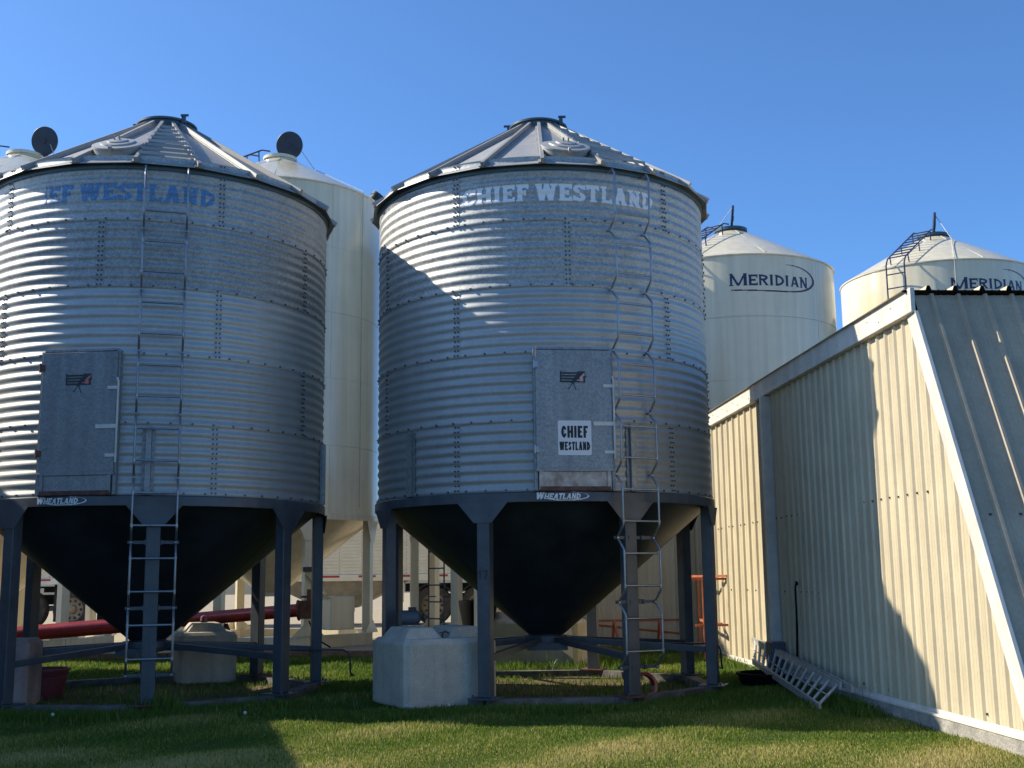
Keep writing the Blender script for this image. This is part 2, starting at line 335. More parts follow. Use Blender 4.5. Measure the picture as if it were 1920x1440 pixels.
# ------------------------------------------------------------------ ground
def ground_z(y): return 0. if y < 15 else (.1*(y-15)/5.6 if y < 20.6 else .1)
def build_ground():
    m, n, l, b = nodes('lawn_soil')
    tc = n.new('ShaderNodeTexCoord')
    n1 = n.new('ShaderNodeTexNoise'); n1.inputs['Scale'].default_value = 1.3; n1.inputs['Detail'].default_value = 7
    n2 = n.new('ShaderNodeTexNoise'); n2.inputs['Scale'].default_value = 38; n2.inputs['Detail'].default_value = 6
    for t in (n1, n2): l.new(tc.outputs['Object'], t.inputs['Vector'])
    cr = n.new('ShaderNodeValToRGB'); e = cr.color_ramp.elements
    e[0].position = .38; e[0].color = (.032, .04, .014, 1); e[1].position = .64; e[1].color = (.10, .072, .04, 1)
    mx = n.new('ShaderNodeMix'); mx.inputs[0].default_value = .45; l.new(n1.outputs['Fac'], mx.inputs[2]); l.new(n2.outputs['Fac'], mx.inputs[3])
    l.new(mx.outputs[0], cr.inputs[0]); src = cr.outputs[0]
    for bx, by in ((.4, 15.4), (-4.6, 15.2)):       # trodden bare soil below each hopper
        ds = n.new('ShaderNodeVectorMath'); ds.operation = 'DISTANCE'; ds.inputs[1].default_value = (bx, by, 0); l.new(tc.outputs['Object'], ds.inputs[0])
        wob = n.new('ShaderNodeMath'); wob.operation = 'MULTIPLY_ADD'; wob.inputs[1].default_value = 1.8; l.new(n1.outputs['Fac'], wob.inputs[0]); l.new(ds.outputs['Value'], wob.inputs[2])
        mr = n.new('ShaderNodeMapRange'); mr.inputs['From Min'].default_value = 2.3; mr.inputs['From Max'].default_value = 3.1; mr.inputs['To Min'].default_value = 1; mr.inputs['To Max'].default_value = 0
        l.new(wob.outputs[0], mr.inputs[0]); m2 = n.new('ShaderNodeMix'); m2.data_type = 'RGBA'; l.new(mr.outputs[0], m2.inputs[0]); l.new(src, m2.inputs[6]); m2.inputs[7].default_value = (.155, .10, .058, 1); src = m2.outputs[2]
    l.new(src, b.inputs['Base Color']); b.inputs['Roughness'].default_value = 1
    bp = n.new('ShaderNodeBump'); bp.inputs['Strength'].default_value = .8; bp.inputs['Distance'].default_value = .03
    l.new(n2.outputs['Fac'], bp.inputs['Height']); l.new(bp.outputs[0], b.inputs['Normal'])
    g = MB(); ys = [-80, 0, 15, 20.6, 40, 300, 3000]; xs = [-3000, -60, 60, 3000]
    vs = [(x, y, ground_z(y)) for y in ys for x in xs]; k = len(xs)
    g.add(vs, [(j*k+i, j*k+i+1, (j+1)*k+i+1, (j+1)*k+i) for j in range(len(ys)-1) for i in range(k-1)])
    tag(g.build('ground', m), kind='structure')
    # gravel yard beyond the timber edge
    m, n, l, b = nodes('yard_gravel')
    tc = n.new('ShaderNodeTexCoord'); v = n.new('ShaderNodeTexVoronoi'); v.inputs['Scale'].default_value = 28
    nz = n.new('ShaderNodeTexNoise'); nz.inputs['Scale'].default_value = .8; nz.inputs['Detail'].default_value = 8
    for t in (v, nz): l.new(tc.outputs['Object'], t.inputs['Vector'])
    cr = n.new('ShaderNodeValToRGB'); cr.color_ramp.elements[0].color = (.27, .21, .125, 1); cr.color_ramp.elements[1].color = (.48, .385, .25, 1)
    mx = n.new('ShaderNodeMix'); mx.inputs[0].default_value = .5; l.new(nz.outputs['Fac'], mx.inputs[2]); l.new(v.outputs['Color'], mx.inputs[3])
    l.new(mx.outputs[0], cr.inputs[0]); l.new(cr.outputs[0], b.inputs['Base Color']); b.inputs['Roughness'].default_value = 1
    bp = n.new('ShaderNodeBump'); bp.inputs['Strength'].default_value = .6; bp.inputs['Distance'].default_value = .02
    l.new(v.outputs['Distance'], bp.inputs['Height']); l.new(bp.outputs[0], b.inputs['Normal'])
    g = MB(); g.box((0, 20.78+45, .13), (110, 90, .14)); tag(g.build('gravel_yard', m), kind='structure')
    t = MB()
    for i in range(8): t.box((-18.2+i*2.45+1.2, 20.69, .15+.006*(i % 2)), (2.43, .14, .14), 0)
    tag(t.build('timber_edging', 'wood'), 'weathered timber edging between the lawn and the gravel yard', 'edging')

def grass():
    """one mesh of single blades: short mown lawn, drier in front, thin and weedy below the bins"""
    parts = []
    def region(n, x0, x1, y0, y1, h0, h1, dry, wmul=1.):
        y = y0+(y1-y0)*rng.random(n)
        x = x0+(x1-x0)*rng.random(n)
        keep = np.abs(x) < y*.47+.6
        return x[keep], y[keep], h0, h1, dry, wmul
    regs = [region(330000, -6, 6, 7.3, 10.4, .016, .045, .56), region(190000, -7, 6, 10.2, 12.9, .02, .055, .30),
            region(170000, -8, 7, 12.7, 17., .03, .085, .12, 1.3), region(160000, -11, 9, 17., 20.6, .04, .09, .10, 1.7)]
    X=[];Y=[];H=[];D=[];Wm=[]
    bins = [(.397, 15.2), (-4.592, 14.996)]
    for x, y, h0, h1, dry, wm in regs:
        inb = np.zeros(len(x), bool)
        for bx, by in bins: inb |= ((x-bx)**2+((y-by))**2 < 2.0**2)
        pz = np.sin(x*3.1+1.)*np.cos(y*2.7)+.5*np.sin(x*7.3+y*5.1)
        keep = ~inb | (rng.random(len(x)) < .13+.16*np.clip(pz, 0, 1))
        keep &= (x < 3.63-.0624*(y-13.9)) | (y > 19.7) & (x < 1)
        pn = np.sin(x*1.7+y*.6)*np.cos(y*1.9-x*.5)+.6*np.sin(x*4.1-y*3.3)
        x, y, pn = x[keep], y[keep], pn[keep]
        X.append(x); Y.append(y); H.append((h0+(h1-h0)*rng.random(len(x))**1.5)*np.clip(1+.45*pn, .4, 2)); D.append(np.clip(dry+.22*pn+.25*rng.standard_normal(len(x)), 0, 1)); Wm.append(np.full(len(x), wm))
    # clover and taller weeds along the skids
    def line(p, q, n, spread, h0, h1):
        t = rng.random(n); X.append(p[0]+(q[0]-p[0])*t+spread*rng.standard_normal(n)); Y.append(p[1]+(q[1]-p[1])*t+spread*rng.standard_normal(n))
        H.append(h0+(h1-h0)*rng.random(n)**2); D.append(np.clip(.1+.2*rng.standard_normal(n), 0, 1)); Wm.append(np.full(n, 1.7))
    line((-7, 12.9), (-4.1, 12.6), 9000, .16, .05, .15); line((-4.0, 12.6), (-2.5, 13.6), 8000, .16, .05, .14); line((-.9, 12.75), (1.3, 12.85), 7000, .13, .05, .12)
    line((1.4, 12.9), (2.7, 14.4), 6000, .2, .05, .12); line((-2.3, 12.7), (-.7, 12.5), 5000, .2, .04, .1)
    line((-1.2, 17.6), (1.6, 17.8), 3000, .25, .06, .22); line((3.55, 12.), (3.5, 16), 4000, .07, .05, .16); line((3.5, 16), (3.3, 19.6), 4000, .07, .05, .16); line((-3.9, 12.95), (-3.7, 13.0), 900, .08, .1, .28)
    line((1.2, 20.6), (3.2, 20.9), 6000, .3, .06, .2)
    x = np.concatenate(X); y = np.concatenate(Y); h = np.concatenate(H); d = np.concatenate(D); wm = np.concatenate(Wm); n = len(x)
    z = np.where(y < 15, 0, np.where(y < 20.6, .1*(y-15)/5.6, .1))
    a = rng.random(n)*2*np.pi; lean = .35*np.abs(rng.standard_normal(n)); w = (.0026+.0022*rng.random(n))*wm
    ca, sa = np.cos(a), np.sin(a); b = rng.random(n)*2*np.pi; lx, ly = np.cos(b)*lean, np.sin(b)*lean
    V = np.zeros((n, 5, 3), np.float32)
    V[:, 0] = np.stack([x-ca*w, y-sa*w, z], 1); V[:, 1] = np.stack([x+ca*w, y+sa*w, z], 1)
    V[:, 2] = np.stack([x+ca*w*.8+lx*h*.35, y+sa*w*.8+ly*h*.35, z+h*.6], 1); V[:, 3] = np.stack([x-ca*w*.8+lx*h*.35, y-sa*w*.8+ly*h*.35, z+h*.6], 1)
    V[:, 4] = np.stack([x+lx*h, y+ly*h, z+h*(1-.25*lean)], 1)
    me = bpy.data.meshes.new('lawn_grass'); me.vertices.add(n*5); me.vertices.foreach_set('co', V.ravel())
    base = (np.arange(n)*5)[:, None]
    loops = np.concatenate([base+0, base+1, base+2, base+3, base+3, base+2, base+4], 1).astype(np.int32).ravel()
    me.loops.add(n*7); me.loops.foreach_set('vertex_index', loops)
    st = np.stack([np.arange(n)*7, np.arange(n)*7+4], 1).astype(np.int32).ravel()
    me.polygons.add(n*2); me.polygons.foreach_set('loop_start', st)
    me.update(calc_edges=True); me.validate()
    at = me.attributes.new('dry', 'FLOAT', 'POINT'); at.data.foreach_set('value', np.repeat(d, 5).astype(np.float32))
    m, nn, l, b = nodes('grass_blades')
    an = nn.new('ShaderNodeAttribute'); an.attribute_name = 'dry'
    cr = nn.new('ShaderNodeValToRGB'); e = cr.color_ramp.elements
    e[0].position = 0; e[0].color = (.085, .165, .024, 1); e[1].position = 1; e[1].color = (.60, .48, .22, 1)
    k = e.new(.45); k.color = (.20, .255, .035, 1); k = e.new(.72); k.color = (.42, .39, .12, 1)
    l.new(an.outputs['Fac'], cr.inputs[0]); l.new(cr.outputs[0], b.inputs['Base Color']); b.inputs['Roughness'].default_value = .6
    b.inputs['Specular IOR Level'].default_value = .25
    tr = nn.new('ShaderNodeBsdfTranslucent'); l.new(cr.outputs[0], tr.inputs[0])
    ms = nn.new('ShaderNodeMixShader'); ms.inputs[0].default_value = .4
    l.new(b.outputs[0], ms.inputs[1]); l.new(tr.outputs[0], ms.inputs[2]); l.new(ms.outputs[0], nn['Material Output'].inputs[0])
    me.materials.append(m)
    o = bpy.data.objects.new('lawn_grass', me); COL.objects.link(o); tag(o, 'short mown lawn with dry yellow patches', 'grass', kind='stuff')

# ------------------------------------------------------------------ galvanized hopper bins
BR, ZB, HR, NR = 2.13, 2.37, .78, 5         # wall radius, wall bottom, ring height, rings
def corr(z): return .0068*math.sin((z-ZB)/HR*7*2*math.pi)
def P(th, r, z): return (r*math.sin(th), -r*math.cos(th), z)
def wall_ring(k, seam0, root, material, gapdoor):
    mb = MB(); n = 288; rows = 64; vs = []; fs = []
    for i in range(rows+1):
        z = ZB + HR*k + HR*i/rows
        lap = .0035 if i <= 2 else (.0 if i < rows-1 else -.0025)
        r = BR+corr(z)+lap
        for j in range(n): vs.append(P(2*math.pi*j/n, r, z))
    for i in range(rows):
        for j in range(n): a = i*n+j; b = i*n+(j+1) % n; fs.append((a, b, b+n, a+n))
    mb.add(vs, fs); smooth_n = len(fs)
    mb.mi = 1
    def bolt(th, z, s=.0095):
        c = Vector(P(th, BR+corr(z)+.0035, z)); er = Vector(P(th, 1, 0)); et = Vector((math.cos(th), math.sin(th), 0)); ez = Vector((0,0,1))
        vv = [c+et*(a*s)+ez*(b*s) for a, b in ((-1,-1),(1,-1),(1,1),(-1,1))]; vv += [v+er*.012 for v in vv]
        mb.add(vv, [(4,5,6,7),(0,1,5,4),(1,2,6,5),(2,3,7,6),(3,0,4,7)])
    for q in range(5):
        th = seam0+q*R(72)
        for row in range(14):
            for dx in (-.022, .022): bolt(th+dx/BR, ZB+HR*k+.03+row*HR/14, .008)
    for q in range(56): bolt(2*math.pi*(q+.3*(k % 2))/56, ZB+HR*k+.02)
    # lapped sheet edge at each vertical seam
    mb.mi = 0
    for q in range(5):
        th = seam0+q*R(72); vv = []; ff = []
        for i in range(rows+1):
            z = ZB+HR*k+HR*i/rows
            for t, dr in ((-.05/BR, .0008), (.045/BR, .0042), (.046/BR, .0002)): vv.append(P(th+t, BR+corr(z)+dr+.0006, z))
        for i in range(rows):
            for c in range(2): a = i*3+c; ff.append((a, a+1, a+4, a+3))
        mb.add(vv, ff)
    o = mb.build('wall_ring', [material, 'bolt'], root, smooth=True, auto=50)
    return o
def step_ladder(root, thc, znodes, ztop, legbars):
    """pipe ladder whose rails bend in to the wall at every bracket"""
    c = Vector(P(thc, 1, 0)); t = Vector((math.cos(thc), math.sin(thc), 0)); ez = Vector((0,0,1))
    s = .235; rin = math.sqrt(BR*BR-s*s)+.025; rout = rin+.15
    lad = MB()
    lo = MB()
    for sg in (-1, 1):
        pts = []
        for i, z in enumerate(znodes):   # bottom to top
            r0 = rin
            if i > 0: pts += [c*rout+t*(sg*s)+ez*(z-.15), c*(rout-.012)+t*(sg*s)+ez*(z-.125)]
            pts += [c*(r0+.03)+t*(sg*s)+ez*(z-.018), c*r0+t*(sg*s)+ez*z, c*(r0+.03)+t*(sg*s)+ez*(z+.018)]
            if i < len(znodes)-1 or ztop: pts += [c*(rout-.012)+t*(sg*s)+ez*(z+.125), c*rout+t*(sg*s)+ez*(z+.15)]
        if ztop: pts += [c*rout+t*(sg*s)+ez*(ztop-.05), c*(rout-.04)+t*(sg*s)+ez*ztop, c*rin+t*(sg*s)+ez*ztop]
        lad.tube(pts, .0125, 8)
        for z in znodes: lad.tube([c*(rin-.03)+t*(sg*s)+ez*z, c*(rin+.03)+t*(sg*s)+ez*z], .014, 6)
    rails = lad.build('ladder', 'galv_pipe', root, smooth=True, auto=60)
    for i, z in enumerate(znodes):
        for dz in (-.177, .177):
            if i == 0 and dz < 0: continue
            b = MB(); b.tube([c*rout+t*-s+ez*(z+dz), c*rout+t*s+ez*(z+dz)], .0125, 8)
            for sg in (-1, 1): b.tube([c*(rout-.0)+t*(sg*s)+ez*(z+dz-.02), c*rout+t*(sg*s)+ez*(z+dz+.02)], .017, 8)
            b.build('rung', 'galv_pipe', rails, smooth=True, auto=60)
    for z in legbars:
        b = MB(); b.bar(c*(rin+.0)+t*-.27+ez*z, c*(rin+.0)+t*.27+ez*z, .012, .035)
        for sg in (-1, 1): b.bar(c*(rin-.09)+t*(sg*.085)+ez*z, c*(rin+.03)+t*(sg*.085)+ez*z, .02, .05)
        b.build('ladder_bracket', 'steel', rails)
def plane_at(th, r):
    c = Vector(P(th, 1, 0)); t = Vector((math.cos(th), math.sin(th), 0))
    return lambda u, d, z: tuple(c*(r+d)+t*u+Vector((0,0,z)))   # u across, d outward, z up
def grain_bin(loc, legA, doorA, textA, textW, seamA, stiffs, ladA, label, textmat, logo_fill, number, sticker, rusty):
    root = thing('grain_bin', label, 'grain bin', loc, 0, 'galvanized hopper bins')
    for k in range(NR): wall_ring(k, seamA+(R(36) if k % 2 else 0), root, 'galv_old' if k >= 3 else 'galv_new', doorA)
    ZT = ZB+HR*NR
    # ---- roof
    ro = MB(); n = 20; off = ladA-R(9)
    ro.lathe([(2.238, 6.140), (2.242, 6.142), (2.24, 6.150), (.36, 7.345)], n, a0=off)
    roof = ro.build('roof', 'galv_roof', root)
    b = MB(); b.lathe([(2.12, 6.175), (2.237, 6.139)], n, a0=off); b.build('shaded_soffit', 'teal', roof)  # eave's shade put into the dark colour of this underside
    fl = MB(); fl.lathe([(2.135, 6.10), (2.15, 6.10), (2.155, 6.16), (2.135, 6.165)], 96); fl.build('eave_band', 'teal', roof, smooth=True, auto=40)
    for q in range(n):
        th = off+q*R(18); b = MB()
        p0 = Vector(P(th, 2.265, 6.170)); p1 = Vector(P(th, .37, 7.372))
        nrm = Vector(P(th, .52, .85)).normalized()
        b.bar(p0, p1+nrm*.0, .04, .055, up=nrm); b.bar(p0-nrm*.024, p1-nrm*.024, .10, .010, up=nrm)
        b.build('roof_rib', 'galv_roof', roof)
    for q in range(8):   # flat steps between two ribs
        f = (q+.4)/8.2; r = 2.16-f*1.70; z = 6.27+f*1.035
        b = MB(); th = ladA; hw = r*math.tan(R(9))-.0
        pl = plane_at(th, r*math.cos(R(9))+.02)
        b.bar(pl(-hw, 0, z+.012), pl(hw, 0, z+.012), .045, .005); b.bar(pl(-hw, .022, z-.004), pl(hw, .022, z-.004), .005, .034)
        b.build('roof_step', 'galv_roof', roof)
    # round inspection hatch on the panel beside the steps
    b = MB(); th = ladA-R(18)
    hc = Vector(P(th, 1.80, 6.465)); nrm = Vector(P(th, .52, .85)).normalized()
    b.T = Matrix.Translation(hc) @ nrm.to_track_quat('Z', 'Y').to_matrix().to_4x4()
    b.lathe([(.28, -.03), (.28, .035), (.295, .04), (.295, .06), (.20, .07), (.195, .085), (.12, .092), (.115, .105), (.03, .11)], 40, close=True)
    b.box((0, -.29, .06), (.03, .05, .06)); b.box((.03, 0, .13), (.02, .012, .05)); b.box((-.03, 0, .13), (.02, .012, .05))
    b.build('roof_hatch', 'galv_roof', roof, smooth=True, auto=35)
    b = MB(); b.lathe([(.37, 7.33), (.37, 7.42), (.395, 7.425), (.395, 7.45), (.36, 7.47), (.12, 7.50), (.01, 7.505)], 48, close=True)
    for a in (-95, 48, 140): b.box(P(R(a), .40, 7.45), (.05, .04, .11)); b.box(P(R(a), .42, 7.50), (.10, .025, .025))
    b.build('roof_cap', 'teal', roof, smooth=True, auto=35)
    # ---- access door on a flat frame
    pl = plane_at(doorA, math.sqrt(BR*BR-.43**2))
    fr = MB()
    dd = .11     # the flat door stands on the chord; its frame reaches the curved wall
    for u in (-.445, .445): fr.bar(pl(u, -.03, ZB+.01), pl(u, -.03, 3.98), .05, .12, up=pl(1,0,0)) if False else fr.box((0,0,0), (0.001,.001,.001))
    fr = MB(); c = Vector(P(doorA, 1, 0)); t = Vector((math.cos(doorA), math.sin(doorA), 0))
    fr.T = Matrix(((t.x, -c.x, 0, 0), (t.y, -c.y, 0, 0), (0, 0, 1, 0), (0, 0, 0, 1)))   # local x across, -y outward
    Y0 = -(BR+.012)
    for u in (-.44, .44): fr.box((u, Y0+.075, 3.175), (.035, .16, 1.60))
    fr.box((0, Y0+.075, 3.985), (.845, .16, .025)); 
    fr.build('door_frame', 'galv_door', root)
    dr = MB(); dr.T = fr.T
    dr.box((0, Y0-.012, 3.285), (.87, .022, 1.35)); dr.box((0, Y0-.014, 2.6), (.885, .03, .03))
    door = dr.build('access_door', 'galv_door', root); bevel(door, .004)
    ft = fr.T
    for z in (3.79, 2.83):
        h = MB(); h.T = ft; h.box((-.435, Y0-.032, z), (.065, .016, .07)); h.tube([(-.455, Y0-.035, z-.05), (-.455, Y0-.035, z+.05)], .012, 8)
        h.build('hinge', 'rust' if rusty else 'galv_pipe', door)
    h = MB(); h.T = ft; h.tube([(.455, Y0-.03, 2.72), (.455, Y0-.03, 3.62), (.44, Y0-.03, 3.66)], .013, 8)
    for z, L in ((3.55, .12), (3.12, .24), (2.80, .12)): h.box((.455-L/2, Y0-.03, z), (L, .012, .035 if L < .2 else .045))
    h.build('latch_bar', 'white', door)
    # chute below the door
    ch = MB(); ch.T = ft
    ch.box((-.0, Y0-.004, 2.50), (.72, .02, .165)); 
    for u in (-.385, .385): ch.box((u, Y0-.010, 2.485), (.045, .035, .20))
    chute = ch.build('discharge_chute', 'chute' if not rusty else 'galv_door', root)
    b = MB(); b.T = ft; b.box((0, Y0-.008, 2.395), (.80, .04, .045)); b.build('chute_lip', 'rust', chute)
    # emblem: striped banner with a slanted arrow
    cell = .004
    gx, gy = np.meshgrid((np.arange(76)+.5)*cell, (np.arange(54)+.5)*cell)
    S = lambda pts: poly_mask(gx, gy, [((x-318)*.00124, (448-y)*.00124) for x, y in pts])
    blk = np.zeros(gx.shape, bool)
    for y0, y1 in ((255, 271), (282, 298), (309, 325), (336, 352), (361, 378)): blk |= S([(318, y0), (500, y0), (500, y1), (318, y1)])
    blk |= S([(316, 255), (330, 255), (330, 378), (316, 378)])
    blk |= S([(490, 252), (570, 252), (548, 282), (462, 368), (440, 392), (412, 378), (470, 305)])
    blk |= S([(545, 280), (562, 330), (548, 334), (550, 378), (440, 378), (440, 366), (535, 366), (530, 322), (546, 316)])
    face = S([(458, 366), (540, 284), (546, 316), (528, 322), (532, 366)]) & ~blk
    blk |= S([(426, 385), (434, 385), (396, 442), (388, 440)]) | S([(438, 385), (445, 385), (468, 448), (460, 450)])
    emb = lambda u, v: tuple(ft @ Vector((-.155+u, Y0-.0265, 3.5+v)))
    mask_mesh('emblem', blk, cell, emb, 'txt_black' if False else 'black', door)
    mask_mesh('emblem_face', face, cell, emb, logo_fill, door)
    if sticker:
        b = MB(); b.T = ft; x0, x1, z0, z1 = -.19, .19, 2.765, 3.155; y = Y0-.0262
        b.add([(x0+.012, y, z0), (x1-.012, y, z0), (x1, y, z0+.012), (x1, y, z1-.012), (x1-.012, y, z1), (x0+.012, y, z1), (x0, y, z1-.012), (x0, y, z0+.012)], [tuple(range(8))])
        stk = b.build('sticker', 'sticker', door, label='cracked white sticker with black lettering')
        ms = text_mask('CHIEF', .003, .135, t=.25, wk=.66, gap=.10); wd = ms.shape[1]*.003
        mask_mesh('sticker_lettering', ms, .003, lambda u, v: tuple(ft @ Vector((-.152+u*.305/wd, y-.002, 2.96+v))), 'txt_black', stk)
        ms = text_mask('WESTLAND', .003, .095, t=.25, wk=.68, gap=.10); wd = ms.shape[1]*.003
        mask_mesh('sticker_lettering', ms, .003, lambda u, v: tuple(ft @ Vector((-.175+u*.35/wd, y-.002, 2.82+v))), 'txt_black', stk)
    # ---- name painted round the top ring
    cell = .0065; ms = text_mask('CHIEF WESTLAND', cell, .205, t=.25, sf=(.06, .11), wk=.92, gap=.055); wd = ms.shape[1]*cell
    if textmat == 'txt_blue':
        ms[:, :int(ms.shape[1]*.185)] = False     # first letters left out: partly weathered, partly lost in sun glare
    def wrap(u, v):
        th = textA+(u/wd-.5)*textW; z = 5.725+v
        return P(th, BR+corr(z)+.004, z)
    mask_mesh('name_lettering', ms, cell, wrap, textmat, root)
    # ---- hat-section stiffeners
    for a in stiffs:
        b = MB(); pl2 = plane_at(a, BR)
        b.bar(pl2(0, .03, ZB+.0), pl2(0, .03, ZB+.76), .06, .06, up=Vector(P(a,1,0)))
        for u in (-.05, .05): b.bar(pl2(u, .012, ZB+.0), pl2(u, .012, ZB+.75), .035, .012, up=Vector(P(a,1,0)))
        for q in range(7):
            for u in (-.052, .052): b.box(pl2(u, .02, ZB+.06+q*.11), (.018, .018, .018), a)
        b.build('stiffener', 'galv_door', root)
    step_ladder(root, ladA, [.437+.7075*i for i in range(8)], 6.1, [.437, 1.145, 1.852])
    # ---- hopper
    b = MB(); b.lathe([(2.135, 2.262), (2.165, 2.25), (2.17, 2.255), (2.17, 2.352), (2.155, 2.366), (2.12, 2.372)], 128)
    ring = b.build('ring_beam', 'steel', root, smooth=True, auto=35)
    cell = .004; ms = text_mask('WHEATLAND', cell, .062, t=.26, sf=(.03, .07), wk=1.0, gap=.05, first=1.25, shear=.22); wd = ms.shape[1]*cell
    nA = doorA-R(4); r0 = 2.1725
    nm = lambda u, v: P(nA+(u-.30)/r0, r0, 2.278+v)
    mask_mesh('nameplate', ms, cell, lambda u, v: nm(u*.52/wd, v), 'txt_pale', ring)
    gx, gy = np.meshgrid((np.arange(150)+.5)*cell, (np.arange(28)+.5)*cell)
    e1 = ((gx-.34)/.262)**2+((gy-.048)/.050)**2; e2 = ((gx-.335)/.252)**2+((gy-.052)/.044)**2
    sw = (e1 <= 1) & (e2 > 1) & ~((gx < .4) & (gy > .05))
    mask_mesh('nameplate_swoosh', sw, cell, lambda u, v: nm(u, v-.016), 'txt_pale', ring)
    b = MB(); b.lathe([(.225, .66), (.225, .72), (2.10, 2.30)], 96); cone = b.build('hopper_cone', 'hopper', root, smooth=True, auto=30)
    for q in range(8):
        a = legA+R(12)+q*R(45); nn_ = Vector(P(a, .65, -.76)); b = MB(); b.bar(Vector(P(a, .24, .735))-nn_*.0, Vector(P(a, 2.09, 2.293)), .03, .008, up=nn_); b.build('weld_seam', 'hopper', cone)
    b = MB(); b.lathe([(.25, .62), (.30, .62), (.30, .70), (.25, .70)], 32); b.box((0, -.1, .60), (.42, .62, .05)); b.box((0,-.42,.575), (.5,.06,.07))
    gate = b.build('slide_gate', 'steel', root, smooth=True, auto=30)
    ca = legA+R(86); b = MB()
    b.tube([P(ca, .2, .59), P(ca, 2.42, .53), P(ca, 2.49, .50), P(ca, 2.52, .44), P(ca, 2.53, .24), P(ca+.01, 2.56, .2), P(ca+.05, 2.56, .2)], .013, 8)
    b.build('crank_handle', 'steel', gate, smooth=True, auto=60)
    legs = [legA+R(45)*k for k in range(8)]
    for i, a in enumerate(legs):
        b = MB(); pl2 = plane_at(a, BR-.03)
        b.bar(pl2(0, 0, .137), pl2(0, 0, 2.26), .15, .13, up=Vector(P(a,1,0)))
        leg = b.build('leg', 'steel', root); bevel(leg, .008)
        g = MB(); g.T = Matrix(((math.cos(a), -math.sin(a), 0, 0), (math.sin(a), math.cos(a), 0, 0), (0,0,1,0), (0,0,0,1)))
        yy = -(BR-.03+.069)
        g.prism([(-.095, 2.03), (.095, 2.03), (.105, 2.03), (.30, 2.255), (-.30, 2.255), (-.105, 2.03)], yy-.008, yy)
        g.build('gusset', 'steel', leg)
        f = MB(); f.T = g.T; f.box((0, -(BR-.03), .128), (.32, .32, .016)); 
        for u in (-.115, .115): f.tube([(u, -(BR+.08), .12), (u, -(BR+.08), .17)], .011, 6)
        f.build('foot_plate', 'rust' if i in (0, 3) else 'steel', leg)
        a2 = legs[(i+1) % 8]
        s = MB(); s.bar(P(a, BR-.03, .06), P(a2, BR-.03, .06), .15, .118); s.build('skid', 'skid', root)
        s = MB(); s.bar(P(a, BR-.09, .545), P(a, .27, .655), .065, .07); s.build('strut', 'steel', root)
    if number:
        ms = text_mask('17', .0025, .10, t=.20, wk=1., gap=.13); wd = ms.shape[1]*.0025; a = legs[7]; yy = BR-.03+.0665
        pl2 = plane_at(a, yy); mask_mesh('leg_number', ms, .0025, lambda u, v: pl2(u-wd/2, .0005, 1.41+v), 'black', root)
    return root
build_ground()
GB = dict(textmat=0)
grain_bin((.397, 15.2, 0), R(25), R(7.9), R(5.8), R(64.6), R(-29), [R(26.3), R(-48), R(98), R(170), R(-120)], R(26.6),
          'galvanized grain bin with white lettering and a white sticker on its door', 'txt_white', 'pink', True, True, False)
grain_bin((-4.592, 14.996, 0), R(17.5), R(-5.5), R(-.3), R(66), R(34.7), [R(15.2), R(90), R(-58), R(162), R(-130)], R(17.6),
          'galvanized grain bin with faded blue lettering and rusty door hinges', 'txt_blue', 'coral', False, False, True)
# a tall shed of the yard stands left of the view: its shadow lies on the lawn in front and below the left bin
def side_shed():
    root = thing('tall_shed', 'tall grey shed left of the view whose shadow covers the left lawn', 'shed', (-12.0, 12.18, 0), R(15.6))
    b = MB(); b.prism([(-2.75, 0), (2.75, 0), (2.75, 5.35), (0, 6.2), (-2.75, 5.35)], -4.6, 6.9); b.build('wall', 'grey_sheet', root)
    b = MB(); b.add([(2.85, -4.7, 5.38), (2.85, 7.0, 5.38), (0, 7.0, 6.28), (0, -4.7, 6.28), (-2.85, -4.7, 5.38), (-2.85, 7.0, 5.38)], [(0, 1, 2, 3), (3, 2, 5, 4)]); b.build('roof', 'galv_roof', root)
    b = MB(); b.box((2.76, -.5, 1.9), (.05, 3.2, 3.8)); b.build('sliding_door', 'white', root)
side_shed()

